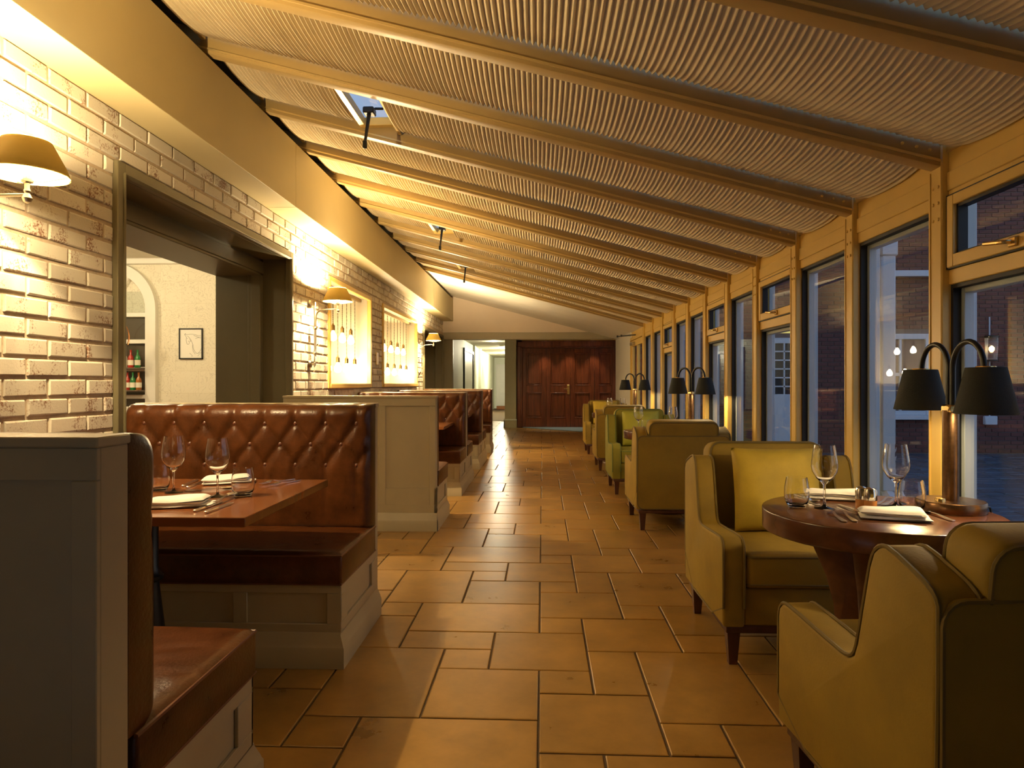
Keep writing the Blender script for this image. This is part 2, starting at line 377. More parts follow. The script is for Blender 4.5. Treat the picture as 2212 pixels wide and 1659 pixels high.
# ---- floor: every flag is its own piece (a module of 213 mm, a repeat of 6 x 6 modules)
MD = 0.2132; ROT = math.atan(66 / F) - math.atan(57 / F)
flo = B(); box(flo, -2.75, 2.6, -0.6, 33.0, -0.05, -0.006)
floor = struct('floor', flo, M_GROUT)
PAT = [(0, 0, 2, 2), (0, 2, 1, 1), (1, 2, 1, 2), (2, 1, 2, 3), (-1, 3, 2, 2), (1, 4, 2, 2), (0, 5, 1, 1), (2, 0, 1, 1),
       (-3, 5, 3, 2), (-2, 1, 2, 2), (-2, 3, 1, 1), (-3, 4, 2, 1)]
tiles = []
ca, sa = math.cos(ROT), math.sin(ROT)
for iu in range(-3, 4):
    for iv in range(-3, 15):
        for (u, v, w, h) in PAT:
            u0, v0 = u + 6 * iu, v + 6 * iv
            xt = (u0 + w / 2) * MD - 0.014; yt = (v0 + h / 2) * MD + 2.222
            x = xt * ca + yt * sa; y = -xt * sa + yt * ca
            if -2.35 < x < 1.95 and 0.2 < y < 18.4: tiles.append((x, y, w, h))
            elif -2.2 < x < -0.75 and 18.4 <= y < 32.5: tiles.append((x, y, w, h))
tile_me = {}
def tile_mesh(w, h):
    if (w, h) not in tile_me:
        b = B(); a, c = w * MD / 2 - 0.0042, h * MD / 2 - 0.0042
        for z, i in ((-0.006, 0), (-0.0022, 0), (0.0, 0.0035)):
            for sx_, sy_ in ((-1, -1), (1, -1), (1, 1), (-1, 1)): b.verts.new((sx_ * (a - i), sy_ * (c - i), z))
        b.verts.ensure_lookup_table(); V = b.verts
        b.faces.new((V[8], V[9], V[10], V[11]))
        for k in (0, 4):
            for i in range(4): b.faces.new((V[k + i], V[k + (i + 1) % 4], V[k + 4 + (i + 1) % 4], V[k + 4 + i]))
        tile_me[(w, h)] = mesh_of('tile', b, M_TILE, False)
    return tile_me[(w, h)]
def seen(t):
    x, y = t[0], t[1]
    if y < 1.5: return 50 + abs(x)
    return y + (30 if (x < -1.1 or x > 1.5) else 0)
tiles.sort(key=seen)
rest = B()
for i, (x, y, w, h) in enumerate(tiles):
    dz = random.uniform(-0.0012, 0.0006); tx, ty = random.uniform(-.0022, .0022), random.uniform(-.0022, .0022)
    if i < 300:
        o = obj('tile', tile_mesh(w, h), None, floor, (x, y, dz)); o.rotation_euler = (tx, ty, -ROT)
    else:
        me = tile_mesh(w, h).copy(); me.transform(Matrix.Translation((x, y, dz)) @ Matrix.Rotation(-ROT, 4, 'Z')); rest.from_mesh(me); bpy.data.meshes.remove(me)
o = obj('tile_field', rest, M_TILE, floor, smooth=False); o['kind'] = 'stuff'

# ---- left wall: core with its openings, then the brick slips
D1 = (3.31, 5.74, 2.31); D2 = (12.37, 15.02, 2.255)
NI = [(6.79, 8.49), (9.16, 11.75)]; NZ = (1.17, 2.26)
wl = B(); XB = -2.73; xf = XW - 0.006
box(wl, XB, xf, -1.2, D1[0], 0, 2.6)
box(wl, XB, xf, D1[0], D1[1], D1[2], 2.6)
box(wl, XB, xf, D1[1], D2[0], 0, NZ[0]); box(wl, XB, xf, D1[1], D2[0], NZ[1], 2.6)
for a, b in ((D1[1], NI[0][0]), (NI[0][1], NI[1][0]), (NI[1][1], D2[0])): box(wl, XB, xf, a, b, NZ[0], NZ[1])
box(wl, XB, xf, D2[0], D2[1] + .3, D2[2], 2.6)
wall_left = struct('wall_left', wl, M_MORTAR, smooth=False)
holes = [(D1[0], D1[1], 0, D1[2]), (D2[0], D2[1], 0, D2[2])] + [(a, b, NZ[0], NZ[1]) for a, b in NI]
def brick_unit():
    b = B(); box(b, -.5, .5, -.5, .5, -.5, .5); 
    return b
def slip(bm, cx, cy, cz, l, h, t, j):
    'a brick slip: worn rounded rectangle standing proud of the wall, face towards +X'
    x0, x1 = cx - .004, cx + t; a, c = l / 2, h / 2; e = .006
    V = []
    for xx, i in ((x0, 0), (x1 - .004, .0015), (x1, e)):
        for sy_, sz_ in ((-1, -1), (1, -1), (1, 1), (-1, 1)):
            V.append(bm.verts.new((xx, cy + sy_ * (a - i) + random.uniform(-j, j), cz + sz_ * (c - i) + random.uniform(-j, j))))
    bm.faces.new((V[8], V[9], V[10], V[11]))
    for k in (0, 4):
        for i in range(4): bm.faces.new((V[k + i], V[k + (i + 1) % 4], V[k + 4 + (i + 1) % 4], V[k + 4 + i]))
bricks = []
CH = 0.0842
for r in range(-16, 15):
    zt = 1.385 + r * CH; zb = zt - 0.069
    if zb < 0.02: continue
    zt = min(zt, 2.566)
    if zt - zb < .015: continue
    y = -0.9 + (0.125 if r % 2 else 0.0) + 0.02
    while y < 15.2:
        segs = [(y, y + 0.236)]
        for (a, b, c, d) in holes:
            if zt > c - .01 and zb < d + .01:
                ns = []
                for s in segs:
                    if s[1] <= a or s[0] >= b: ns.append(s)
                    else:
                        if s[0] < a - .02: ns.append((s[0], a))
                        if s[1] > b + .02: ns.append((b, s[1]))
                segs = ns
        for s in segs:
            if s[1] - s[0] > .03: bricks.append(((s[0] + s[1]) / 2, (zt + zb) / 2, s[1] - s[0], zt - zb))
        y += 0.25
def bseen(b):
    vis = b[1] > 1.04 and b[0] > 2.0
    return (0 if vis else 100) + abs(b[0] - 2)
bricks.sort(key=bseen)
bme = {}
rest = B()
for i, (y, z, l, h) in enumerate(bricks):
    t = random.uniform(.007, .012)
    if i < 300:
        k = (round(l, 2), round(h, 2), random.randrange(4) if l > .2 else 0)
        if k not in bme:
            b = B(); slip(b, 0, 0, 0, l, h, .010, .0022); bme[k] = mesh_of('brick', b, M_BRICK, False)
        obj('brick', bme[k], None, wall_left, (XW - .008 + random.uniform(-.002, .003), y, z))
    else: slip(rest, XW - .006, y, z, l, h, t, .002)
o = obj('brick_field', rest, M_BRICK, wall_left, smooth=False); o['kind'] = 'stuff'

# ---- doorway casing to the back room
def casing(name, y0, y1, zt, w=.065):
    s = struct(name, loc=(XW, (y0 + y1) / 2, 0)); dy = (y1 - y0) / 2
    for part, rects in (('jamb', [(-dy, -dy + w, 0, zt)]), ('jamb', [(dy - w, dy, 0, zt)]), ('head', [(-dy + w, dy - w, zt - w, zt)])):
        b = B()
        for (a, c, d, e) in rects:
            box(b, -.02, .026, a, c, d, e, .004)
            if part == 'jamb':
                inn = c if a < 0 else a; sg = -1 if a < 0 else 1
                tube(b, [(.026, inn + sg * .012, 0.01), (.026, inn + sg * .012, zt - w + .012)], .009, 6)
                tube(b, [(.020, inn + sg * .003, 0.01), (.020, inn + sg * .003, zt - w + .003)], .006, 6)
            else:
                tube(b, [(.026, a - .012, d + .012), (.026, c + .012, d + .012)], .009, 6)
                tube(b, [(.020, a - .003, d + .003), (.020, c + .003, d + .003)], .006, 6)
        obj(part, b, M_OLIVE, s)
    return s
cs = casing('trim_1', *D1)
yc = (D1[0] + D1[1]) / 2; dy = (D1[1] - D1[0]) / 2
b = B()                                        # deep panelled lining
for s in (-1, 1):
    y_in = s * (dy - .045); y_out = s * dy
    a, c = min(y_in, y_out), max(y_in, y_out)
    box(b, -.22, -.02, a, c, 0, 2.245)
    a2, c2 = min(s * (dy - .105), y_out), max(s * (dy - .105), y_out)
    box(b, -.30, -.22, a2, c2, 0, 2.245, .004)
    box(b, -.62, -.30, min(s * (dy - .06), y_out), max(s * (dy - .06), y_out), 0, 2.245)
    box(b, -.335, -.295, min(s * (dy - .085), y_out), max(s * (dy - .085), y_out), 0, 2.245, .006)
obj('lining', b, M_OLIVE, cs)
b = B()
box(b, -.24, -.02, -dy, dy, 2.245, 2.312)
box(b, -.30, -.22, -dy, dy, 2.105, 2.27, .004); box(b, -.285, -.212, -dy, dy, 2.125, 2.225, .003)
box(b, -.62, -.29, -dy, dy, 2.110, 2.312)
obj('soffit', b, M_OLIVE, cs)
cs2 = casing('trim_2', *D2)
b = B(); dy = (D2[1] - D2[0]) / 2
box(b, -.62, -.02, dy - .04, dy, 0, D2[2] - .05); box(b, -.62, -.02, -dy, -dy + .04, 0, D2[2] - .05); box(b, -.62, -.02, -dy, dy, D2[2] - .06, D2[2])
box(b, -.17, -.13, dy - .07, dy, 0, D2[2] - .05, .004); box(b, -.66, -.62, -dy, dy, 0, 2.3)
obj('lining', b, M_OLIVE, cs2)

# ---- niches with their frames
for i, (a, c) in enumerate(NI):
    s = struct('window_%d' % (i + 21), loc=(XW, (a + c) / 2, NZ[0])); d = (c - a) / 2; hh = NZ[1] - NZ[0]
    b = B(); x0, x1 = -.46, -.008
    box(b, x0 - .02, x0, -d, d, 0, hh); box(b, x0, x1, -d, -d + .012, 0, hh); box(b, x0, x1, d - .012, d, 0, hh)
    box(b, x0, x1, -d, d, 0, .012); box(b, x0, x1, -d, d, hh - .012, hh)
    obj('niche_lining', b, M_NICHE, s, smooth=False)
    b = B(); w = .055
    box(b, -.03, .022, -d - w * .4, -d + w * .5, -w * .4, hh + w * .4, .006); box(b, -.03, .022, d - w * .5, d + w * .4, -w * .4, hh + w * .4, .006)
    box(b, -.03, .022, -d, d, hh - w * .5, hh + w * .4, .006); box(b, -.03, .030, -d, d, -w * .4, w * .5, .006)
    obj('niche_frame', b, M_FRAMEPAINT, s)
    b = B(); box(b, -.14, -.10, -d + .03, d - .03, hh - .05, hh - .012, .004); obj('ceiling_bar', b, M_SOCK, s)
    b = B()
    for q in (-.33, .33): box(b, x0, x0 + .02, q * 2 * d - .02, q * 2 * d + .02, .012, hh - .012, .004)
    obj('batten', b, M_NICHE, s)

# ---- bulkhead
bk = struct('trim_3', loc=(0, 0, 2.567))
for a, c in ((-1.2, 5.226), (5.23, 12.146), (12.15, YG - .001)):
    b = B(); box(b, -2.35, XL, a, c, 0, .495, .002); obj('panel', b, M_BULK, bk, smooth=False)
up = B(); box(up, -2.75, -2.36, -1.2, YG + .2, 2.6, 3.4)
struct('wall_top_left', up, M_OLIVE, smooth=False)

# ---- portal frames: column, rafter, glazing track, bolts
bolt = B(); lathe(bolt, [(0, .006), (.006, .005), (.008, 0), (.0, 0)], 8); bolt_me = mesh_of('bolt', bolt, M_FRAMEPAINT)
b = B()
box(b, XR, XR + .10, -.09, 0, 0, roof(XR) + .10, .006)
box(b, XR - .004, XR + .0, -.012, -.002, 0.0, roof(XR) - .01)
column_me = mesh_of('column', b, M_FRAMEPAINT)
b = B(); box(b, XR + .10, XR + .145, -.098, .008, 0, roof(XR) + .05, .004); cover_me = mesh_of('outer_cover', b, M_WEXT)
b = B(); x0 = -2.30; x1 = XR + .10
prism(b, [(x0, roof(x0)), (x1, roof(x1)), (x1, roof(x1) + .13), (x0, roof(x0) + .13)], -.083, -.007, 'Y', .006)
rafter_me = mesh_of('rafter', b, M_RAFTER)
b = B()
for yy in (-.0895, -.0065): prism(b, [(x0, roof(x0) + .018), (XR, roof(XR) + .018), (XR, roof(XR) + .030), (x0, roof(x0) + .030)], yy, yy + .006, 'Y')
track_me = mesh_of('track', b, M_TRACK)
for n, k in enumerate(range(-4, 12)):
    s = struct('trim_%d' % (n + 4), loc=(0, colY(k), 0))
    obj('column', column_me, None, s); obj('rafter', rafter_me, None, s); obj('track', track_me, None, s); obj('outer_cover', cover_me, None, s)
    if 0 <= k <= 4:
        for zz in (2.045, 1.975, 1.905):
            for yy in (-.068, -.030):
                o = obj('bolt', bolt_me, None, s, (XR, yy, zz)); o.rotation_euler = (0, -PI / 2, 0)
        for xx in (XR - .045, XR - .16, XR - .10):
            o = obj('bolt', bolt_me, None, s, (xx, -.083, roof(xx) + .06)); o.rotation_euler = (PI / 2, 0, 0)

# ---- windows of the glazed side, one per bay
hb = B(); tube(hb, smoothpath([(0, 0, 0), (-.035, 0, 0), (-.045, .01, 0), (-.045, .10, .012)], 2), .008, 8); box(hb, -.012, .0, -.022, .022, -.018, .018, .004)
handle_me = mesh_of('handle', hb, M_BRASS)
xg = XR + .066
for n, k in enumerate(range(-1, 11)):
    y0, y1 = colY(k), colY(k + 1) - .09
    s = struct('window_%d' % (n + 1), loc=(0, y0, 0)); L_ = y1 - y0
    tr = k in (0, 3, 5, 8)
    b = B(); box(b, XR + .03, XR + .09, 0, L_, 1.965, roof(XR) + .118, .003); box(b, XR + .022, XR + .04, 0, L_, 2.02, 2.10, .003)
    obj('fascia', b, M_FRAMEPAINT, s)
    b = B(); box(b, XR + .01, XR + .12, 0, L_, .40, .45, .006); obj('sill', b, M_FRAMEPAINT, s)
    b = B(); box(b, XR + .045, XR + .095, 0, L_, 0.0, .40, .003); box(b, XR + .04, XR + .05, .05, L_ - .05, .06, .34, .004); obj('apron', b, M_FRAMEPAINT, s)
    ztop = 1.62 if tr else 1.965
    b = B(); w = .016
    for (a, c, d, e) in ((0, w, .45, ztop), (L_ - w, L_, .45, ztop), (w, L_ - w, .45, .45 + w), (w, L_ - w, ztop - w, ztop)): box(b, XR + .04, XR + .092, a, c, d, e)
    obj('gasket', b, M_RUBBER, s, smooth=False)
    b = B(); w2 = .04
    for (a, c, d, e) in ((w, w2, .466, ztop - w), (L_ - w2, L_ - w, .466, ztop - w), (w2, L_ - w2, .466, .49), (w2, L_ - w2, ztop - .04, ztop - w)): box(b, XR + .072, XR + .115, a, c, d, e, .003)
    obj('outer_bead', b, M_WEXT, s)
    b = B(); box(b, xg - .003, xg + .003, w, L_ - w, .466, ztop - w); obj('pane', b, M_PANE, s, smooth=False)
    if tr:
        b = B(); box(b, XR + .03, XR + .09, 0, L_, 1.62, 1.684, .003); obj('transom', b, M_FRAMEPAINT, s)
        b = B()
        for (a, c, d, e) in ((0, .012, 1.684, 1.999), (L_ - .012, L_, 1.684, 1.999), (.012, L_ - .012, 1.684, 1.69), (.012, L_ - .012, 1.993, 1.999)): box(b, XR + .02, XR + .06, a, c, d, e)
        obj('sash_gasket', b, M_RUBBER, s, smooth=False)
        b = B(); q = .055
        for (a, c, d, e) in ((.012, q, 1.69, 1.993), (L_ - q, L_ - .012, 1.69, 1.993), (q, L_ - q, 1.69, 1.742), (q, L_ - q, 1.95, 1.993)): box(b, XR + .014, XR + .075, a, c, d, e, .003)
        sh = obj('sash', b, M_FRAMEPAINT, s)
        b = B()
        for (a, c, d, e) in ((q, q + .012, 1.742, 1.95), (L_ - q - .012, L_ - q, 1.742, 1.95), (q, L_ - q, 1.742, 1.75), (q, L_ - q, 1.938, 1.95)): box(b, XR + .03, XR + .07, a, c, d, e)
        obj('sash_bead', b, M_RUBBER, sh, smooth=False)
        b = B(); box(b, xg - .003, xg + .003, q, L_ - q, 1.742, 1.95); obj('sash_pane', b, M_PANE, sh, smooth=False)
        obj('handle', handle_me, None, sh, (XR + .014, L_ * .42, 1.716))

fb = B(); prism(fb, [(-2.6, roof(-2.6) + .135), (-1.90, roof(-1.90) + .135), (-1.90, roof(-1.90) + .16), (-2.6, roof(-2.6) + .16)], -1.3, YG + .1, 'Y'); struct('trim_35', fb, M_OLIVE, smooth=False)  # dark strip added over the roof edge to shut out the sky
fb = B(); box(fb, XR + .02, XR + .10, -1.3, colY(-1) - .09, 0, 2.4); struct('wall_added_right', fb, M_OLIVE, smooth=False)  # unseen solid wall, added in place of windows to cut blue light
# ---- roof glazing, one pane per bay
pb = B(); x0 = -1.90; x1 = XR + .2
prism(pb, [(x0, roof(x0) + .135), (x1, roof(x1) + .135), (x1, roof(x1) + .143), (x0, roof(x0) + .143)], -.04, BAY - .05, 'Y')
roof_me = mesh_of('roof_pane', pb, M_PANE, False)
rg = struct('ceiling')
for k in range(-4, 11): obj('roof_pane', roof_me, None, rg, (0, colY(k), 0))

# ---- boarded end of the roof and the gable
for i in range(5):
    y0 = colY(11) + .002 + i * .733; y1 = y0 + .727
    b = B(); x0 = -2.3; x1 = XR + .10
    prism(b, [(x0, roof(x0) + .03), (x1, roof(x1) + .03), (x1, roof(x1) + .07), (x0, roof(x0) + .07)], y0, min(y1, YG), 'Y', .004); obj('board', b, M_WHITE, rg, smooth=False)
b = B(); prism(b, [(-2.35, 2.318), (XR + .1, 2.318), (XR + .1, roof(XR + .1) + .10), (-2.35, roof(-2.35) + .10)], YG, YG + .12, 'Y')
gable = struct('wall_gable', b, M_PINKW, smooth=False)
b = B(); box(b, -2.12, XR, YG - .02, YG + .16, 2.166, 2.318, .004); struct('trim_30', b, M_HEADER)
b = B(); box(b, -2.12, -1.885, YG + .005, YG + .15, 0, 2.17, .004); struct('trim_31', b, M_OLIVE)

# right hand solid wall beyond the glazing with its exit door
b = B(); box(b, XR, XR + .12, 12.9, 15.3, 0, roof(XR) + .04); struct('wall_right', b, M_WHITE, smooth=False)
b = B(); box(b, XR + .03, XR + .10, 11.36, 12.9, 2.04, roof(XR) + .04); struct('trim_32', b, M_FRAMEPAINT)
s = struct('door_1', loc=(XR, 11.36, 0))
b = B()
for (a, c, d, e) in ((0, .05, 0, 2.04), (1.49, 1.54, 0, 2.04), (.05, 1.49, 1.99, 2.04)): box(b, .0, .1, a, c, d, e, .004)
obj('frame', b, M_FRAMEPAINT, s)
lf = B()
for (a, c, d, e) in ((.055, .15, .02, 1.985), (1.385, 1.485, .02, 1.985), (.15, 1.385, 1.88, 1.985), (.15, 1.385, .02, .22), (.72, .82, .22, 1.88)): box(lf, .02, .07, a, c, d, e, .004)
leaf = obj('leaf', lf, M_FRAMEPAINT, s)
b = B(); box(b, .043, .049, .15, .72, .22, 1.88); obj('pane', b, M_PANE, leaf, smooth=False)
b = B(); box(b, .043, .049, .82, 1.385, .22, 1.88); obj('pane', b, M_PANE, leaf, smooth=False)
b = B(); box(b, -.04, .02, 1.0, 1.30, 1.89, 1.95, .008); obj('closer_body', b, M_NICKEL, leaf)
for yy, zz in ((.75, 2.055), (1.35, 2.085)):
    b = B(); tube(b, [(-.01, yy, zz), (-.24, yy + .16, zz - .008)], .010, 6); tube(b, [(-.24, yy + .16, zz - .025), (-.24, yy + .16, zz + .012)], .016, 8); obj('closer_arm', b, M_BLACKM, s)
b = B(); tube(b, [(.0, .75, .95), (-.04, .75, .95), (-.04, .75, 1.25), (.0, .75, 1.25)], .010, 8); obj('pull_handle', b, M_BRASS, leaf)

# ---- hall beyond the header: mahogany doors, pillar, corridor
YD = 18.62
b = B(); box(b, -2.3, 2.5, YG + .12, 33, 2.42, 2.5); struct('ceiling_hall', b, M_ROOM, smooth=False)
b = B(); box(b, -.62, 2.6, YD + .02, YD + .15, 0, 2.42); box(b, -.75, -.62, YD + .1, 32.6, 0, 2.42); struct('wall_back', b, M_HALLW, smooth=False)
b = B(); box(b, 2.11, 2.25, YG + .1, YD + .1, 0, 2.42); struct('wall_hall_right', b, M_HALLW, smooth=False)
b = B(); box(b, -2.22, -2.1, YG + .15, 32.6, 0, 2.42); box(b, -2.2, -.7, 32.5, 32.6, 0, 2.42); struct('wall_hall_left', b, M_HALLW, smooth=False)
b = B()
prism(b, rrect(-.905, -.60, YD - .22, YD + .12, .004, 1), .0, 2.42, 'Z')
pl = struct('trim_33', b, M_SAGE)
b = B(); box(b, -.935, -.585, YD - .25, YD - .2, 0, .20, .004); box(b, -.935, -.90, YD - .25, YD + .12, 0, .20, .004)
prism(b, [(YD - .25, .20), (YD - .22, .235), (YD - .20, .235), (YD - .20, .20)], -.935, -.585, 'X'); obj('baseboard', b, M_SAGE, pl)
dr = struct('door_2', loc=(0, YD, 0))
b = B(); box(b, -.58, -.44, -.14, 0, 0, 2.36, .01); box(b, -.56, -.48, -.16, -.13, .18, 2.2, .008); obj('jamb', b, M_MAHOG, dr)
b = B(); box(b, -.58, 2.1, -.14, 0, 2.16, 2.36, .01); box(b, -.56, 2.1, -.16, -.13, 2.20, 2.32, .008); obj('head', b, M_MAHOG, dr)
b = B(); box(b, -.44, 2.1, -.12, -.10, 2.36, 2.385, .004); obj('head_bead_lit', b, M_FRAMEPAINT, dr)  # pale colour stands for light on the frame's top trim
lw = .655
for i in range(4):
    x0 = -.44 + i * lw; x1 = min(x0 + lw - .006, 2.1); xw = x1 - x0
    b = B(); st = .105
    box(b, 0, st, -.05, 0, .015, 2.155, .003); box(b, xw - st, xw, -.05, 0, .015, 2.155, .003)
    for (d, e) in ((.015, .26), (.95, 1.14), (2.03, 2.155)): box(b, st, xw - st, -.05, 0, d, e, .003)
    leaf = obj('door_leaf', b, M_MAHOG, dr, (x0, 0, 0))
    for (d, e) in ((.26, .95), (1.14, 2.03)):
        b = B(); box(b, st, xw - st, -.025, -.005, d, e); box(b, st + .05, xw - st - .05, -.038, -.02, d + .05, e - .05, .012)
        for (p, q, r_, t) in ((st, st + .02, d, e), (xw - st - .02, xw - st, d, e), (st, xw - st, d, d + .02), (st, xw - st, e - .02, e)): box(b, p, q, -.055, -.02, r_, t, .006)
        obj('panel', b, M_MAHOG, leaf)
    if i == 1:
        b = B(); box(b, xw - .085, xw - .02, -.058, -.05, .90, 1.16, .004); tube(b, [(xw - .05, -.055, 1.05), (xw - .05, -.10, 1.05), (xw - .17, -.10, 1.05)], .012, 8); lathe(b, [(0, .012), (.016, .010), (.018, 0)], 10, mtx=Matrix.Translation((xw - .05, -.058, .965)) @ Matrix.Rotation(PI / 2, 4, 'X'))
        obj('handle_plate', b, M_BRASS, leaf)
b = B(); prism(b, [(-.42, YD - .02), (2.1, YD - .02), (2.1, YD - 2.7), (1.08, YD - 1.75), (-.42, YD - .18)], .001, .011, 'Z')
tag(obj('door_mat', b, M_MAT, smooth=False), 'blue grey mat on the floor before the mahogany doors', 'mat')
# corridor fittings
s = struct('door_3', loc=(-2.1, 19.0, 0))
b = B()
for (a, c, d, e) in ((0, .09, 0, 2.2), (2.6, 2.69, 0, 2.2), (.09, 2.6, 2.11, 2.2)): box(b, 0, .05, a, c, d, e, .006)
obj('frame', b, M_BLACKM, s)
b = B(); box(b, 0.0, .02, .09, 2.6, 0.01, 2.11); obj('leaf', b, M_LEGW, s)
b = B(); box(b, .0, .06, 2.95, 3.4, 0, 2.42, .01); box(b, .0, .10, 4.9, 5.1, 0, 2.42, .01); obj('pilaster', b, M_HALLW, s)
s = struct('door_4', loc=(-1.52, 32.5, 0))
b = B()
for (a, c, d, e) in ((-.50, -.43, 0, 2.1), (.43, .50, 0, 2.1), (-.43, .43, 2.03, 2.1)): box(b, a, c, -.05, 0, d, e, .006)
obj('frame', b, M_WHITE, s)
b = B(); box(b, -.43, .43, -.03, 0, .01, 2.03)
leaf = obj('leaf', b, M_WHITE, s)
for (d, e) in ((.2, .62), (.75, 1.1), (1.25, 1.9)):
    b = B(); box(b, -.30, .30, -.04, -.03, d, e, .006); obj('panel', b, M_WHITE, leaf)
b = B(); box(b, -1.9, -1.0, 31.0, 31.35, 0.0, .17, .01); tag(obj('wooden_step', b, M_TABLE), 'low wooden step at the far end of the white corridor', 'step')
for (x, y, txt) in ((-1.30, 19.8, 'nearest the pillar top'), (-1.25, 23.7, 'halfway along'), (-1.3, 27.5, 'farthest along')):
    t = thing('downlight', 'round recessed downlight in the corridor ceiling, ' + txt, 'light', (x, y, 2.42), 0, 'corridor downlights')
    b = B(); lathe(b, [(.105, 0), (.10, -.012), (.075, -.012), (.075, -.004)], 20); obj('rim', b, M_WHITE, t)
    b = B(); lathe(b, [(0, -.005), (.075, -.005)], 20); obj('lens', b, M_DOWN, t)
    lamp('downlight_glow', (0, 0, -.06), P_HALL * (.32 if y < 21 else 1.3 if y < 25 else 2.6), NEUT, .06, t)
t = thing('smoke_detector', 'small round grey detector on the corridor ceiling beside the downlight', 'detector', (-1.15, 21.5, 2.42))
b = B(); lathe(b, [(0, -.05), (.05, -.05), (.09, -.02), (.11, 0)], 20); obj('housing', b, M_SAGE, t)
for x, txt in ((.16, 'left'), (.82, 'middle'), (1.48, 'right')):
    t = thing('downlight', 'small spot in the low ceiling above the mahogany doors, the %s one' % txt, 'light', (x, YD - .35, 2.42), 0, 'door downlights')
    b = B(); lathe(b, [(.055, 0), (.05, -.01), (.035, -.01), (.035, -.003)], 16); obj('rim', b, M_WHITE, t)
    b = B(); lathe(b, [(0, -.004), (.035, -.004)], 16); obj('lens', b, M_DOWN, t)
    lamp('door_spot', (0, 0, -.03), 22, NEUT, .02, t, 'SPOT', spot_size=R(70), spot_blend=.6)
# ---- back room seen through the doorway
YB = 8.05
b = B(); box(b, -7.6, XB, YB, YB + .12, 0, 2.8)
# opening for the arched glazed doors is set in front of the wallpapered wall as a shallow cabinet
struct('wall_room_back', b, M_PAPER, smooth=False)
b = B(); box(b, -7.7, XB, .5, YB + .1, -.05, -.005); struct('floor_room', b, M_TABLE, smooth=False)
b = B(); box(b, -7.7, XB, .5, YB + .1, 2.7, 2.78); struct('ceiling_room', b, M_ROOM, smooth=False)
b = B(); box(b, -7.7, -7.6, .5, YB + .1, 0, 2.75); box(b, -7.7, XB, .4, .5, 0, 2.75); struct('wall_room_left', b, M_ROOM, smooth=False)
b = B(); box(b, -7.6, XB, YB - .02, YB, 0, .12, .004); struct('baseboard_room', b, M_WHITE)
b = B(); box(b, -7.6, XB, YB - .06, YB, 2.63, 2.70, .01); struct('trim_40', b, M_WHITE)
# arched display opening with shelves of bottles
ax, az, ro, ri = -5.13, 2.09, .56, .435
s = struct('window_30', loc=(ax, YB, 0))
b = B(); n = 24
outer = [(-ro, .80)] + [(-ro, az)] + [(ro * math.cos(PI - PI * i / n), az + ro * math.sin(PI * i / n)) for i in range(1, n)] + [(ro, az), (ro, .80)]
inner = [(-ri, .92)] + [(-ri, az)] + [(ri * math.cos(PI - PI * i / n), az + ri * math.sin(PI * i / n)) for i in range(1, n)] + [(ri, az), (ri, .92)]
vo = [[b.verts.new((p[0], y, p[1])) for p in outer] for y in (-.07, 0)]; vi = [[b.verts.new((p[0], y, p[1])) for p in inner] for y in (-.07, 0)]
m_ = len(outer)
for i in range(m_):
    j = (i + 1) % m_
    b.faces.new((vo[0][i], vo[0][j], vi[0][j], vi[0][i])); b.faces.new((vi[0][i], vi[0][j], vi[1][j], vi[1][i])); b.faces.new((vo[1][i], vo[1][j], vo[0][j], vo[0][i]))
bmesh.ops.recalc_face_normals(b, faces=b.faces)
obj('arch_frame', b, M_WHITE, s)
b = B()
for zz in (2.02, 1.70, 1.37, 1.04): box(b, -ri, ri, -.06, -.03, zz - .025, zz + .025, .004)
for xx in (-.14, .14): box(b, xx - .012, xx + .012, -.06, -.03, .92, 2.0, .003)
for a in (60, 120): 
    c_, s_ = math.cos(R(a)), math.sin(R(a)); tube(b, [(0, -.045, az), (ri * c_, -.045, az + ri * s_)], .013, 6)
obj('glazing_bar', b, M_WHITE, s)
b = B(); box(b, -ri, ri, -.012, -.006, .92, 1.99); obj('dark_backing', b, M_DARKW, s, smooth=False)
b = B(); box(b, -ri, ri, -.047, -.043, .93, 2.3); obj('pane', b, M_PANE, s, smooth=False)
b = B()
for zz in (1.66, 1.30, 1.08): box(b, -ri, ri, -.30, -.012, zz - .06, zz - .045)
shelf = B()
for zz in (1.395, 1.13): box(shelf, -ri, ri, -.20, -.06, zz - .028, zz - .01, .003)
b.free()
obj('shelf', shelf, M_DARKW, s)
bot = B(); lathe(bot, [(0, 0), (.030, 0), (.032, .01), (.032, .11), (.026, .135), (.011, .155), (.011, .195), (.013, .196), (.013, .21), (0, .21)], 14); bot_me = mesh_of('bottle', bot, None)
lb = B(); lathe(lb, [(.0326, .03), (.0326, .09)], 14); lab_me = mesh_of('paper_label', lb, M_LABELP)
words = ['green', 'amber', 'clear', 'red']
for rw, zz in ((0, 1.385), (1, 1.12)):
    for i in range(6):
        q = (i * 3 + rw) % 4
        me = bpy.data.meshes.get('bottle_' + words[q])
        if me is None: me = bot_me.copy(); me.name = 'bottle_' + words[q]; me.materials.clear(); me.materials.append(M_BOT[q])
        t = obj('bottle', me, None); t.location = (ax + .39 - i * .075 + random.uniform(-.01, .01), YB - .13 + random.uniform(-.02, .02), zz)
        tag(t, '%s bottle on the %s shelf in the arched window, %s from the right' % (words[q], ('upper', 'lower')[rw], ('first', 'second', 'third', 'fourth', 'fifth', 'sixth')[i]), 'bottle', 'bottles behind the arched window')
        obj('paper_label', lab_me, None, t)
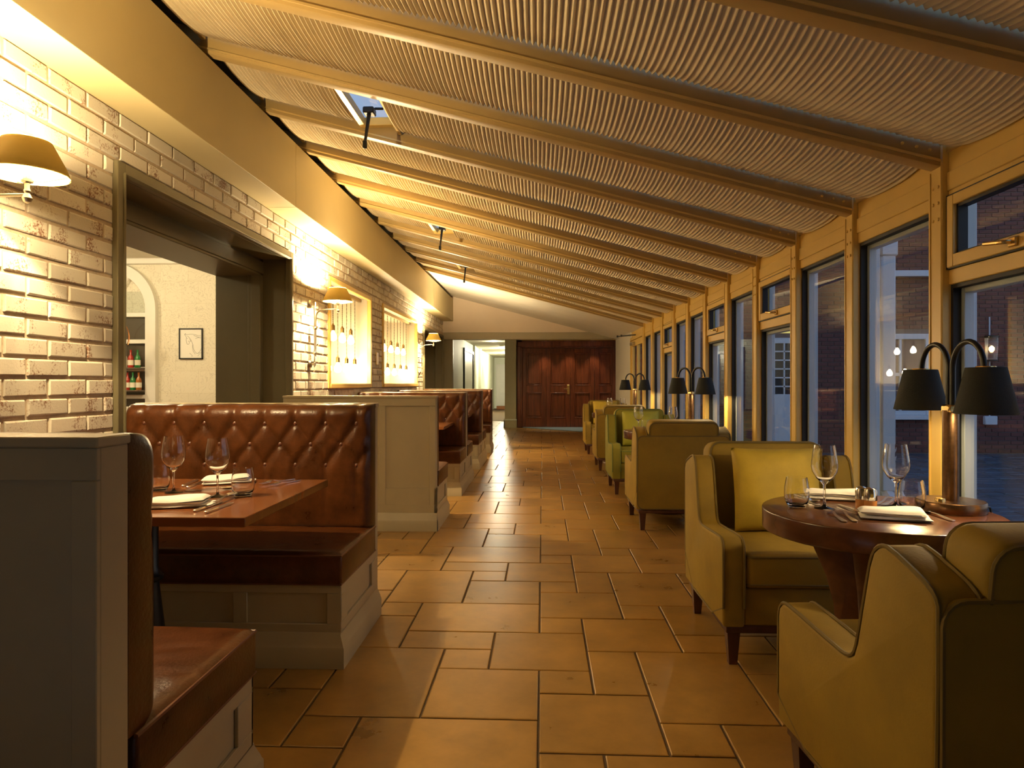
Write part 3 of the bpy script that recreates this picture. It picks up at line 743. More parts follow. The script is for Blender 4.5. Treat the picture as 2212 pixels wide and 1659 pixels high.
# bar lamp with copper hoops in front of the arch window
t = thing('copper_pendant', 'copper wire pendant lamp with pale glass cups before the arched window', 'lamp', (ax + .26, YB - .5, 2.7))
b = B(); tube(b, [(0, 0, 0), (0, 0, -.72)], .004, 6); obj('cord', b, M_CORD, t)
b = B()
for k in range(3):
    a = R(60 * k); pts = [(.24 * math.cos(a) * math.sin(R(q)), .24 * math.sin(a) * math.sin(R(q)), -.97 + .25 * math.cos(R(q))) for q in range(-110, 111, 10)]
    tube(b, pts, .004, 5)
obj('wire_hoop', b, M_COPPER, t)
for k in range(3):
    a = R(120 * k + 20); b = B(); lathe(b, [(.02, .0), (.035, -.02), (.042, -.10), (.038, -.10), (.03, -.02)], 14, (.14 * math.cos(a), .14 * math.sin(a), -.86)); obj('glass_cup', b, M_PRINT, t)
b = B(); lathe(b, [(0, .025), (.02, .015), (.025, 0), (.015, -.02), (0, -.028)], 12, (0, 0, -1.0)); obj('bulb', b, M_BULB, t)
# framed drawing
t = thing('framed_picture', 'black framed pen sketch of a horse on the map wallpaper', 'picture', (-4.165, YB, 1.675))
b = B(); fw, fh = .145, .185
for (a, c, d, e) in ((-fw, -fw + .014, -fh, fh), (fw - .014, fw, -fh, fh), (-fw, fw, -fh, -fh + .014), (-fw, fw, fh - .014, fh)): box(b, a, c, -.025, 0, d, e, .002)
obj('frame', b, M_BFRAME, t)
b = B(); box(b, -fw + .01, fw - .01, -.014, -.004, -fh + .01, fh - .01); pr = obj('paper', b, M_PRINT, t, smooth=False)
b = B()
raw = [[(352, 533), (357, 545), (361, 552), (359, 570), (364, 588), (371, 593), (377, 588)], [(350, 540), (355, 528), (361, 540), (366, 536)], [(377, 588), (380, 575), (390, 570), (385, 560)],
       [(362, 538), (385, 534), (410, 536), (430, 544), (445, 543)], [(390, 570), (398, 590), (401, 612), (410, 632), (425, 644), (440, 636)], [(366, 545), (378, 552), (383, 566), (388, 575)],
       [(398, 590), (396, 612), (402, 632), (414, 646)], [(380, 640), (392, 650), (398, 658)], [(392, 656), (388, 660)], [(430, 640), (442, 628), (449, 612)], [(428, 655), (440, 642), (450, 634)], [(414, 560), (432, 552), (446, 556)],
       [(363, 556), (367, 558), (369, 561)], [(370, 574), (374, 572), (376, 577)], [(404, 541), (420, 548), (436, 553)]]
strokes = [[((u - 387.5) / 139 * .29, -(v - 587.5) / 171 * .37) for u, v in q] for q in raw]
for q in strokes: tube(b, smoothpath([(p[0], -.0145, p[1]) for p in q], 2), .0014, 4)
obj('ink_line', b, M_INK, pr)
# lamps added to light the back room (out of sight above the opening)
for i, (x, y) in enumerate(((-3.9, 6.3), (-5.4, 6.3), (-4.6, 4.2))):
    t = thing('added_ceiling_light', 'unseen round ceiling light added to the map papered room, %s' % ('nearest the opening', 'before the arched window', 'at the near side')[i], 'light', (x, y, 2.7), 0, 'added lights of the back room')
    b = B(); lathe(b, [(.17, 0), (.17, -.03), (.16, -.04)], 24); obj('rim', b, M_BRASS, t)
    b = B(); lathe(b, [(.155, -.035), (.12, -.06), (0, -.07)], 24); obj('diffuser', b, M_DOWN, t)
    lamp('room_glow', (0, 0, -.14), 42, (1.0, .80, .46), .12, t)

# ---- outside: courtyard and brick house
YX = 12.7
gr = B(); box(gr, XR + .26, 16, -2, YX + 1, -.14, -.085); court = struct('floor_courtyard', gr, M_PAVEJ)
pv = {}
pav = []
r = 0; y = 1.5
while y < YX - .1:
    x = XR + .30 - random.uniform(0, .2)
    while x < 14:
        w = random.choice((.22, .30, .38)); pav.append((x + w / 2, y + .11, w, .22)); x += w
    y += .22
pav = [p for p in pav if p[0] - p[2] / 2 > XR + .26]
pav.sort(key=lambda p: p[1] + (40 if not (0.55 < p[0] / p[1] < .80) else 0))
rest = B()
for i, (x, y, w, h) in enumerate(pav):
    k = (w, h)
    if k not in pv:
        b = B(); box(b, -w / 2 + .006, w / 2 - .006, -h / 2 + .006, h / 2 - .006, -.04, 0, .008); pv[k] = mesh_of('paver', b, M_PAVER, False)
    dz = -.082 + random.uniform(-.004, .008)
    rot = (random.uniform(-.012, .012), random.uniform(-.012, .012), 0)
    if i < 280:
        o = obj('paver', pv[k], None, court, (x, y, dz)); o.rotation_euler = rot
    else:
        me = pv[k].copy(); me.transform(Matrix.Translation((x, y, dz))); rest.from_mesh(me); bpy.data.meshes.remove(me)
o = obj('paver_field', rest, M_PAVER, court, smooth=False); o['kind'] = 'stuff'
hs = thing('brick_house', 'red brick house across the courtyard beyond the window wall', 'building', (6.0, YX, 0))
b = B(); box(b, -4.2, 9, .012, .3, -.1, 7.5); obj('wall', b, M_MORTX, hs, smooth=False)
bx = []
for r in range(0, 92):
    z = r * .075 - .06; x = -4.2 + (.1125 if r % 2 else 0)
    while x < 6.2:
        if not ((-.15 < x + .1 < 1.35 - .0) and .58 < z < 2.12) and not ((-1.95 < x + .1 < -1.25) and z < 2.05) and not (-1.85 < x + .1 < -1.2 and 2.1 < z < 2.5): bx.append((x + .107, z + .032))
        x += .225
bx.sort(key=lambda p: abs(p[1] - 1.6) + max(0, abs(p[0] - 1.2) - 1.4) * 2)
bbm = B()
V = []
for yy, i_ in ((.014, 0), (0.0, .004)):
    for sx_, sz_ in ((-1, -1), (1, -1), (1, 1), (-1, 1)): V.append(bbm.verts.new((sx_ * (.107 - i_), yy, sz_ * (.0325 - i_))))
bbm.faces.new((V[7], V[6], V[5], V[4]))
for i_ in range(4): bbm.faces.new((V[i_], V[4 + i_], V[4 + (i_ + 1) % 4], V[(i_ + 1) % 4]))
bmesh.ops.recalc_face_normals(bbm, faces=bbm.faces)
bxme = mesh_of('brick', bbm, M_BRICKX, False)
rest = B()
for i, (x, z) in enumerate(bx):
    if i < 280: obj('brick', bxme, None, hs, (x, random.uniform(-.003, .002), z))
    else:
        me = bxme.copy(); me.transform(Matrix.Translation((x, random.uniform(-.003, .002), z))); rest.from_mesh(me); bpy.data.meshes.remove(me)
o = obj('brick_field', rest, M_BRICKX, hs, smooth=False); o['kind'] = 'stuff'
# sash window with sill, the sill of the window above, white half glazed door with a lit window over it
wx = .58
b = B()
for (a, c, d, e) in ((-.54, -.45, .62, 2.1), (.45, .54, .62, 2.1), (-.45, .45, 2.0, 2.1), (-.45, .45, .62, .70), (-.45, .45, 1.33, 1.39), (-.02, .02, .7, 2.0)): box(b, wx + a, wx + c, -.03, .06, d, e, .006)
fr = obj('window_frame', b, M_WEXT, hs)
b = B(); box(b, wx - .45, wx + .45, .02, .03, .7, 2.0); obj('window_pane', b, M_PANE, fr, smooth=False)
b = B(); box(b, wx - .45, wx + .45, .05, .055, .7, 2.0); obj('roller_blind', b, M_WEXT, fr, smooth=False)
b = B(); box(b, wx - .65, wx + .65, -.12, .05, .54, .62, .008); obj('window_sill', b, M_WEXT, hs)
b = B(); box(b, wx - .65, wx + .65, -.12, .05, 3.13, 3.24, .008); obj('upper_sill', b, M_WEXT, hs)
dx = -1.6
b = B(); box(b, dx - .34, dx + .34, -.05, .03, 0, 1.0, .004)
for (a, c, d, e) in ((-.34, -.26, 1.0, 2.03), (.26, .34, 1.0, 2.03), (-.26, .26, 1.93, 2.03)): box(b, dx + a, dx + c, -.05, .03, d, e, .004)
for q in range(5): box(b, dx - .26, dx + .26, -.045, .0, 1.13 + q * .16, 1.155 + q * .16)
for q in (-.09, .09): box(b, dx + q - .012, dx + q + .012, -.045, 0, 1.0, 1.93)
dd = obj('white_door', b, M_WEXT, hs)
b = B(); box(b, dx - .26, dx + .26, -.01, 0.005, 1.0, 1.93); obj('door_pane', b, M_RUBBER, dd, smooth=False)
b = B(); box(b, dx - .32, dx + .32, 0, .02, 2.12, 2.52); obj('lit_window', b, M_LITWIN, hs, smooth=False)
# conduit, socket box, lantern
t = thing('wall_lantern', 'glass wall lantern with a glowing bulb on the brick house', 'lantern', (8.13, YX - .12, 1.62))
b = B(); lathe(b, [(.0, .06), (.012, .05), (.030, .02), (.030, -.02), (.014, -.06), (0, -.065)], 12, (0, 0, .2)); obj('bulb', b, M_LANT, t)
b = B(); lathe(b, [(.09, 0), (.10, .20), (.11, .42)], 18); obj('glass_cylinder', b, M_GLASS, t)
b = B(); lathe(b, [(0, -.02), (.10, -.02), (.10, .0), (0, .01)], 18); lathe(b, [(.12, .42), (.12, .435), (.0, .45)], 18); box(b, -.02, .02, 0, .12, .40, .44, .004); obj('bracket', b, M_BLACKM, t)
t = thing('outdoor_socket', 'small white socket box with its conduit on the brick house', 'socket', (8.15, YX - .01, .45))
b = B(); box(b, -.11, .11, -.08, 0, 0, .16, .012); obj('box', b, M_WEXT, t)
b = B(); tube(b, [(0, -.02, .16), (0, -.02, 1.95)], .012, 8); obj('conduit', b, M_WEXT, t)
# downpipe outside the second bay
t = thing('downpipe', 'white downpipe with a slanted shoe outside the window wall', 'pipe', (2.20, 4.42, -.082))
b = B(); box(b, -.045, .045, -.045, .045, .60, 2.25, .01); obj('pipe', b, M_WEXT, t)
b = B(); box(b, -.055, .055, -.055, .055, 2.08, 2.26, .012); obj('collar', b, M_WEXT, t)
b = B(); tube(b, smoothpath([(0, 0, .66), (0, 0, .56), (.05, -.20, .45), (.10, -.6, .30), (.10, -.6, .0)], 2), .045, 8); obj('shoe', b, M_WEXT, t)
b = B(); box(b, -2.75, 2.0, -1.35, -1.22, 0, 3.5); struct('wall_added_behind', b, M_OLIVE, smooth=False)  # unseen closing wall, added dark to stop sky light and bounce from behind
# ================================================================== ROOF BLINDS
def blind(x0, x1, y0, y1, seed):
    rnd = random.Random(seed); b = B(); pitch = .0258
    nt_ = int((x1 - x0) / pitch); ny = 9; rows = []; pts = []
    for q in range(nt_):
        for f_, z_ in ((0, 1), (.43, -1), (.57, -1)): pts.append((x0 + (q + f_) * (x1 - x0) / nt_, z_))
    pts.append((x1, 1))
    ph = rnd.uniform(0, 6)
    for x, z_ in pts:
        zig = .0110 * z_ * rnd.uniform(.88, 1.10); row = []
        e = rnd.uniform(-.004, .004)
        sg = .052 + .008 * math.sin(x * 2.3 + ph)
        for j in range(ny + 1):
            t = j / ny; y = y0 + (y1 - y0) * t + e * (1 if j in (0, ny) else 0)
            row.append(b.verts.new((x, y, roof(x) + .096 + zig - sg * (1 - abs(2 * t - 1) ** 2.6))))
        rows.append(row)
    for a, c in zip(rows, rows[1:]):
        for j in range(ny): b.faces.new((a[j], a[j + 1], c[j + 1], c[j]))
    return b
ordn = {-1: 'cut off by the top right corner of the view', 0: 'in the nearest bay crossing the top edge of the view', 1: 'in the bay above the nearest full length window pane',
        3: 'in the bay just past the nearest open roof vent', 4: 'second bay past the nearest open roof vent', 5: 'in the bay just before the middle roof vent', 7: 'in the bay just past the middle roof vent',
        8: 'in the bay just before the farthest roof vent', 10: 'farthest of all, next to the white boarded roof end'}
ventn = {2: 'nearest', 6: 'middle', 9: 'farthest'}
rail_b = B(); box(rail_b, -.012, .012, 0, BAY - .096, -.012, .012, .003); rail_me = mesh_of('end_rail', rail_b, M_TRACK)
for k in range(-4, 11):
    y0 = colY(k) + .002; y1 = colY(k + 1) - .094
    parts = [(-1.90, 1.748)] if k not in ventn else [(-1.90, -1.215), (-.945, 1.748)]
    for i, (a, c) in enumerate(parts):
        if k in ventn: lab = 'cream pleated roof blind, the %s piece beside the %s roof vent' % (('short upper', 'long lower')[i], ventn[k]); grp = 'roof blinds'
        elif k < -1: lab = 'cream pleated roof blind above and behind the viewer'; grp = 'roof blinds out of view'
        else: lab = 'cream pleated roof blind ' + ordn[k]; grp = 'roof blinds'
        t = thing('roof_blind', lab, 'blind', (0, 0, roof((a + c) / 2) + .08), 0, grp); zz = -(roof((a + c) / 2) + .08)
        me = mesh_of('pleats', blind(a, c, y0, y1, k * 3 + i), M_BLIND, False)
        me.transform(Matrix.Translation((0, 0, zz))); obj('pleats', me, None, t)
        for xx in (a, c):
            o = obj('end_rail', rail_me, None, t, (xx, y0, roof(xx) + .075 + zz))
    if k in ventn:
        xc = -1.08; t = thing('roof_vent', 'the %s roof vent with its dark winder arm between the roof blinds' % ventn[k], 'vent', (xc, (y0 + y1) / 2, roof(xc) + .10), 0, 'roof vents')
        b = B(); d = (y1 - y0) / 2
        for (p, q, r_, s_) in ((-.135, -.095, -d, d), (.095, .135, -d, d), (-.10, .10, d - .05, d), (-.10, .10, -d, -d + .05)): box(b, p, q, r_, s_, -.02, .035, .003)
        obj('frame', b, M_FRAMEPAINT, t)
        b = B(); box(b, -.035, .035, .02, .10, -.05, -.01, .006); tube(b, [(0, .06, -.03), (.03, .09, .0), (.07, .13, .015)], .009, 6)
        tube(b, [(0, .06, -.02), (-.006, .05, -.09), (-.018, .02, -.24)], [.015, .012, .009], 8); lathe(b, [(0, .02), (.014, .012), (.015, -.03), (0, -.04)], 10, (-.019, .018, -.245)); obj('winder', b, M_BLACKM, t)

# ================================================================== WALL LAMPS AND PENDANTS
def sconce(yb, lab, pw):
    t = thing('wall_lamp', lab, 'lamp', (XW, yb, 1.377), 0, 'swing arm wall lamps')
    for zz in (0.0, .55):
        b = B(); lathe(b, [(0, .018), (.03, .016), (.036, .006), (.038, 0)], 20, mtx=Matrix.Translation((.010, 0, zz)) @ Matrix.Rotation(PI / 2, 4, 'Y'))
        tube(b, [(.02, 0, zz), (.055, 0, zz)], .008, 8); lathe(b, [(0, -.022), (.013, -.012), (.013, .012), (0, .022)], 10, (.055, 0, zz)); obj('wall_plate', b, M_NICKEL, t)
    b = B(); tube(b, [(.055, 0, -.03), (.055, 0, .58)], .0065, 8); obj('upright', b, M_NICKEL, t)
    b = B()
    for zz in (.10, .33): box(b, .043, .067, -.012, .045, zz - .012, zz + .012, .005)
    obj('clamp', b, M_NICKEL, t)
    sx_, sy_ = .26, .033
    b = B(); p = [(.055, .033, .07), (.055, .033, .30), (.055, .033, .40), (.062, .033, .475), (.12, .033, .505), (sx_, sy_, .505)]
    tube(b, smoothpath(p, 3), .0065, 8); obj('swing_arm', b, M_NICKEL, t)
    b = B(); lathe(b, [(0, -.032), (.012, -.026), (.018, -.012), (.012, .0), (.008, .006), (.012, .014), (.009, .022), (.009, .042), (.020, .046), (.020, .056), (.0, .056)], 14, (sx_, sy_, .505)); obj('finial', b, M_NICKEL, t)
    zb = .578
    b = B(); lathe(b, [(.134, zb - .003), (.134, zb), (.122, zb + .035), (.078, zb + .122), (.074, zb + .124)], 36, (sx_, sy_, 0)); sh = obj('shade', b, M_SHADEG, t, ang=60)
    b = B(); lathe(b, [(.131, zb), (.119, zb + .035), (.075, zb + .120)], 36, (sx_, sy_, 0)); obj('lining', b, M_SHADEIN, sh, ang=60)
    b = B()
    for a in (20, 140, 260):
        c_, s_ = math.cos(R(a)), math.sin(R(a)); tube(b, [(sx_ + .13 * c_, sy_ + .13 * s_, zb), (sx_ + .05 * c_, sy_ + .05 * s_, zb - .022), (sx_ + .018 * c_, sy_ + .018 * s_, zb - .022)], .0025, 5)
    obj('shade_wire', b, M_NICKEL, t)
    b = B(); lathe(b, [(.014, .556), (.014, .574), (.012, .576), (0, .576)], 12, (sx_, sy_, 0)); obj('candle_sleeve', b, M_SHADEIN, t)
    b = B(); lathe(b, [(.010, .576), (.017, .592), (.016, .612), (.006, .630), (0, .632)], 12, (sx_, sy_, 0)); obj('bulb', b, M_SBULB, t)
    lamp('wall_lamp_glow', (sx_, sy_, zb + .108), P_SCONCE * pw, WARM, .012, t)
    return t
sconce(2.37, 'swing arm wall lamp with gold shade, nearest, at the left edge of the view', .85)
sconce(6.20, 'swing arm wall lamp with gold shade between the doorway and the first lit niche', 1.25)
sconce(11.96, 'swing arm wall lamp with gold shade, the farthest, past the second lit niche', 1.7)
sock_b = B(); lathe(sock_b, [(0, .052), (.008, .050), (.012, .035), (.021, .028), (.022, -.028), (.017, -.032)], 14); sock_me = mesh_of('lamp_holder', sock_b, M_SOCK)
pb_b = B(); lathe(pb_b, [(.012, -.032), (.016, -.045), (.034, -.075), (.040, -.098), (.036, -.122), (.022, -.138), (0, -.143)], 16); pb_me = mesh_of('bulb', pb_b, M_PBULB)
cord_me = {}
def pendant(y, up, lab):
    top = 2.247; zc = (1.71 if up else 1.365) + .098
    t = thing('pendant_bulb', lab, 'lamp', (-2.255, y, top), 0, 'bulbs hanging in the lit niches')
    if up not in cord_me:
        b = B(); L_ = top - zc - .045
        for ph in (0, PI): tube(b, [(.0022 * math.cos(ph + i * .9), .0022 * math.sin(ph + i * .9), -L_ * i / 60) for i in range(61)], .0026, 4)
        lathe(b, [(0, 0), (.03, 0), (.03, -.012), (0, -.022)], 12); cord_me[up] = mesh_of('cord', b, M_CORD)
    obj('cord', cord_me[up], None, t); obj('lamp_holder', sock_me, None, t, (0, 0, zc - top)); obj('bulb', pb_me, None, t, (0, 0, zc - top))
    return t
nth = ('first', 'second', 'third', 'fourth', 'fifth', 'sixth', 'seventh', 'eighth')
for i in range(7): pendant(7.243 + i * .178, i % 2 == 1, '%s hanging filament bulb in the nearer lit niche, %s from the left' % (('low', 'high')[i % 2], nth[i]))
for i in range(8): pendant(9.893 + i * .24, i % 2 == 0, '%s hanging filament bulb in the farther lit niche, %s from the left' % (('high', 'low')[i % 2], nth[i]))
b = B(); box(b, 0, .010, -.06, .06, -.08, .08, .004); sw = obj('switch_plate', b, M_FRAMEPAINT, None, (XW + .004, 8.83, 1.52)); tag(sw, 'small pale wall plate on the brick between the two niches', 'switch')

# ================================================================== LEATHER BENCHES
BW = 1.25; XBEN = -.835 - BW / 2
def tuft(u_off=.068):
    'deep buttoned front: puffed height over (s,z)'
    p = .154
    def d_(s, z):
        u = (s - (BW / 2 - u_off)) / p
        fr = lambda a: abs(a - round(a))
        r1, r3 = 1.0 - .0, .793
        if z >= r1: d = fr(u) * p
        elif z <= r3: d = fr(u) * p + (r3 - z) * .10
        else:
            q = (r1 - z) / (r1 - r3); d = min(fr(u + q), fr(u - q)) * p * .80
        puff = .019 * min(1, (d / .036)) ** .5
        dip = 0
        for zz, off in ((r1, 0), ((r1 + r3) / 2, .5), (r3, 0)):
            du = fr(u + off) * p; rr = du * du + (z - zz) ** 2; dip = max(dip, math.exp(-rr / (.016 ** 2)))
        return puff - .006 * dip
    return d_
def back_cushion(tk):
    b = B(); f = tuft(); nx = 112
    prof = []                                      # (y offset outward, z, weight of the tufting)
    z = .475
    while z < 1.035: prof.append((tk - .026, z, 1.0)); z += .0115
    for a in range(0, 91, 10): prof.append((tk - .026 - .05 * (1 - math.cos(R(a))), 1.035 + .055 * math.sin(R(a)), 1 - .35 * a / 90))
    prof.append((.03, 1.092, .5)); prof.append((0, 1.086, .2))
    rows = []
    for (yo, z, w) in prof:
        row = []
        for i in range(nx + 1):
            s = -BW / 2 + BW * i / nx; e = min(1, (BW / 2 - abs(s)) / .035); ed = (1 - math.sqrt(max(0, 1 - (1 - e) ** 2))) * .03
            eb = min(1, (z - .475) / .03); ed += (1 - math.sqrt(max(0, 1 - (1 - eb) ** 2))) * .025
            row.append(b.verts.new((s, -(max(0, yo + f(s, min(z, 1.06)) * w * min(1, e + .2) - ed)), z - (0 if w > .3 else 0) + (f(s, 1.05) * .5 * (1 - w) if w < 1 else 0))))
        rows.append(row)
    for a, c in zip(rows, rows[1:]):
        for i in range(nx): b.faces.new((a[i], a[i + 1], c[i + 1], c[i]))
    for sd in (0, nx):                             # end gussets
        q = [r[sd] for r in rows]; fc = [b.verts.new((r[sd].co.x, 0, r[sd].co.z)) for r in rows]
        for i in range(len(q) - 1): b.faces.new((q[i], q[i + 1], fc[i + 1], fc[i]))
    lo = [b.verts.new((v.co.x, 0, v.co.z)) for v in rows[0]]
    for i in range(nx): b.faces.new((rows[0][i], lo[i], lo[i + 1], rows[0][i + 1]))
    bmesh.ops.recalc_face_normals(b, faces=b.faces)
    return b
btn = B(); lathe(btn, [(0, .012), (.007, .0105), (.012, .006), (.013, 0), (.010, -.004)], 14); btn_me = mesh_of('button', btn, M_LEATHERD)
seat_cache = {}
def mitre(bm, sk, x0, x1, y):
    'skirting profile swept along the front and round the aisle end'
    c = bmesh.new(); cols = []
    for d, z in sk:
        e = max(0, d - .008); cols.append([c.verts.new(p) for p in ((x0, y - d, z), (x1 + e, y - d, z), (x1 + e, 0, z))])
    for a, q in zip(cols, cols[1:]):
        for i in range(2): c.faces.new((a[i], a[i + 1], q[i + 1], q[i]))
    bmesh.ops.recalc_face_normals(c, faces=c.faces)
    for f in c.faces: pass
    merge(bm, c)
def bench_meshes(tb, tk, sd, panelled):
    key = (tb, panelled)
    if key in seat_cache: return seat_cache[key]
    D = tb + tk + sd; w = BW / 2; out = []
    # painted base with framed panels and a moulded skirting
    b = B(); box(b, -w, w - .012, -D + .012, -.002, .10, .345)
    fr = .012
    for (p, q, r_, s_) in ((-w, w, .31, .345), (-w, w, .14, .18), (-w, -w + .06, .18, .31), (w - .06, w, .18, .31), (-.22, -.16, .18, .31), (.16, .22, .18, .31)): box(b, p, q, -D, -D + fr, r_, s_, .002)
    for (p, q, r_, s_) in ((-D, -.0, .30, .345), (-D, -.0, .14, .185), (-D, -D + .10, .185, .30), (-.12, 0, .185, .30)): box(b, w - fr, w, p, q, r_, s_, .002)
    out.append(('base', mesh_of('base', b, M_GREIGE)))
    b = B()
    sk = [(0, 0), (.028, 0), (.028, .085), (.024, .092), (.020, .105), (.008, .135), (.004, .145), (0, .145)]
    mitre(b, sk, -w, w, -D)
    box(b, -w, w, -D, -.002, 0, .10)
    out.append(('skirting', mesh_of('skirting', b, M_GREIGE)))
    # seat
    b = B(); y0, y1 = -D - .012, -tb - .02
    nx, ny = 40, 16; rows = []
    rnd = random.Random(5)
    wr = [(rnd.uniform(-w, w), rnd.uniform(y0, y1), rnd.uniform(-.9, .9), rnd.uniform(.05, .16)) for _ in range(26)]
    def top(x, y):
        e = min(1, (w + .006 - abs(x)) / .05, (y - y0) / .05); e = max(0, e)
        z = .470 + .016 * math.sqrt(max(0, 1 - (1 - e) ** 2)) + .006 * (1 - (x / w) ** 2)
        for (cx, cy, an, l) in wr:
            dx_, dy_ = x - cx, y - cy; a_ = dx_ * math.cos(an) + dy_ * math.sin(an); c_ = -dx_ * math.sin(an) + dy_ * math.cos(an)
            z -= .0028 * math.exp(-(a_ / l) ** 2 - (c_ / .012) ** 2)
        return z
    nx, ny = 90, 40
    for j in range(ny + 1):
        y = y0 + (y1 - y0) * j / ny; rows.append([b.verts.new((-w - .006 + (2 * w + .012) * i / nx, y, top(-w - .006 + (2 * w + .012) * i / nx, y))) for i in range(nx + 1)])
    for a, c in zip(rows, rows[1:]):
        for i in range(nx): b.faces.new((a[i], a[i + 1], c[i + 1], c[i]))
    prism(b, rrect(-w - .006, w + .006, y0, y1, .012, 3), .346, .4695, 'Z', .006, 2)
    out.append(('seat', mesh_of('seat', b, M_LEATHER)))
    b = B(); tube(b, [(w + .004, y1, .470), (w + .004, y0 + .004, .470), (-w - .004, y0 + .004, .470)], .0055, 6); tube(b, [(w + .004, y1, .350), (w + .004, y0 + .004, .350), (-w - .004, y0 + .004, .350)], .005, 6)
    out.append(('seat_piping', mesh_of('seat_piping', b, M_PIPE_L)))
    me = mesh_of('backrest', back_cushion(tk), M_LEATHER, True, 80); me.transform(Matrix.Translation((0, -tb, 0))); out.append(('backrest', me))
    # board behind the cushion
    b = B(); box(b, -w - .01, w, -tb, -.012 if panelled else 0, .345 if not panelled else .0, 1.078, .002)
    if panelled:
        for (p, q, r_, s_) in ((-w, w, 1.015, 1.078), (-w, w, .10, .21), (-w, -w + .05, .21, 1.015), (w - .05, w, .21, 1.015), (-.215, -.165, .21, 1.015), (.165, .215, .21, 1.015)): box(b, p, q, -.013, 0, r_, s_, .002)
        prism(b, [(q[0], q[1]) for q in sk], -w, w + .015, 'X')
        for (p, q) in ((-w + .05, -.215), (-.165, .165), (.215, w - .05)):
            tube(b, [(p, -.011, .21), (q, -.011, .21), (q, -.011, 1.015), (p, -.011, 1.015)], .004, 4, True)
    out.append(('back_board', mesh_of('back_board', b, M_GREIGE)))
    b = B(); box(b, -w - .01, w + .005, -tb - .002, .005, 1.078, 1.098, .003)
    out.append(('cap', mesh_of('cap', b, M_GREIGE)))
    f = tuft(); bl = []
    for zz, off, n in ((1.0, 0, 8), (.8965, .5, 8), (.793, 0, 8)):
        for i in range(n):
            s = BW / 2 - .068 - (i + off) * .154
            if abs(s) < BW / 2 - .02: bl.append((s, -tb - (tk - .026 + f(s, zz)) + .000, zz))
    seat_cache[key] = (out, bl); return seat_cache[key]
def bench(y, rot, tb, lab, panelled):
    tk, sd = .135, .475
    t = thing('leather_bench', lab, 'bench', (XBEN if not rot else XBEN, y, 0), rot, 'buttoned leather benches along the brick wall')
    meshes, bl = bench_meshes(tb, tk, sd, panelled)
    for nm, me in meshes:
        me2 = me
        if rot:                                    # the aisle end must stay on the aisle side: mirror the pieces in x
            k = me.name + '_m'
            me2 = bpy.data.meshes.get(k)
            if me2 is None:
                me2 = me.copy(); me2.name = k; me2.transform(Matrix.Diagonal((-1, 1, 1, 1))); me2.flip_normals()
        obj(nm, me2, None, t)
    for p in bl:
        o = obj('button', btn_me, None, t, ((-p[0] if rot else p[0]), p[1], p[2])); o.rotation_euler = (PI / 2, 0, 0)
    return t
bench(1.26, PI, .10, 'leather bench in the left foreground seen from behind its grey painted end', True)
bench(3.52, 0, .05, 'brown buttoned leather bench facing the viewer across the nearest wooden table', False)
bench(5.52, PI, .10, 'leather bench behind the panelled olive grey divider past the doorway', True)
bench(7.91, 0, .05, 'orange lit buttoned leather bench facing the viewer behind the second wooden table', False)
bench(7.925, PI, .05, 'leather bench turned away, back to back behind the second facing bench', False)
bench(10.14, 0, .05, 'third buttoned leather bench facing the viewer, counted from the front', False)
bench(10.16, PI, .05, 'leather bench turned away, back to back behind the third facing bench', False)
bench(12.44, 0, .05, 'farthest buttoned leather bench facing the viewer, by the corridor', False)

# booth tables
def booth_table(y0, y1, lab, off=-.27):
    t = thing('booth_table', lab, 'table', (-1.515, (y0 + y1) / 2, 0), 0, 'wooden booth tables'); d = (y1 - y0) / 2; w = .555
    b = B(); box(b, -w, w, -d, d, .728, .76, .0025); obj('tabletop', b, M_TABLE, t)
    b = B(); lathe(b, [(0, .0), (.195, .0), (.20, .012), (.18, .025), (.09, .045), (.065, .075), (.060, .16), (.045, .30), (.033, .40), (.031, .425), (.045, .435), (.047, .45), (.036, .462), (.034, .475), (.029, .485), (.029, .70)], 28, (0, off, 0)); obj('pedestal', b, M_BLACKM, t)
    b = B(); box(b, -.30, .30, off - .025, off + .025, .70, .728, .004); box(b, -.025, .025, max(off - .22, -d + .02), .30, .70, .728, .004); obj('spider', b, M_BLACKM, t)
booth_table(2.20, 3.085, 'wooden booth table laid for two between the two nearest leather benches', -.03)
booth_table(6.90, 7.72, 'wooden booth table seen past the panelled divider, second from the front')
booth_table(9.12, 9.94, 'wooden booth table third from the front, mostly hidden by the benches')
booth_table(11.42, 12.22, 'wooden booth table farthest from the viewer, before the last bench')
# ================================================================== ARMCHAIRS
def pillow(bm, w, h, tk, n=20, mtx=None, seed=1, pw=3.2):
    rnd = random.Random(seed); b = bmesh.new(); sides = []
    ph = [rnd.uniform(0, 6) for _ in range(4)]
    for sgn in (1, -1):
        g = []
        for j in range(n + 1):
            r = []
            for i in range(n + 1):
                u, v = -1 + 2 * i / n, -1 + 2 * j / n
                u2, v2 = math.copysign(abs(u) ** .8, u), math.copysign(abs(v) ** .8, v)
                t = max(0, (1 - abs(u2) ** pw)) ** .5 * max(0, (1 - abs(v2) ** pw)) ** .5
                wv = .004 * math.sin(5 * u + ph[0]) * math.sin(4 * v + ph[1]) * t
                pin = 1 - .035 * (1 - v2 * v2) * abs(u2) ** 3; pin2 = 1 - .035 * (1 - u2 * u2) * abs(v2) ** 3
                r.append(b.verts.new((u2 * w / 2 * pin, -sgn * (tk / 2 * t + wv) , v2 * h / 2 * pin2)))
            g.append(r)
        for a, c in zip(g, g[1:]):
            for i in range(n): b.faces.new((a[i], a[i + 1], c[i + 1], c[i]))
    bmesh.ops.remove_doubles(b, verts=b.verts, dist=.0008)
    bmesh.ops.recalc_face_normals(b, faces=b.faces)
    if mtx is not None: bmesh.ops.transform(b, matrix=mtx, verts=b.verts)
    merge(bm, b)
CW, CD = .76, .755
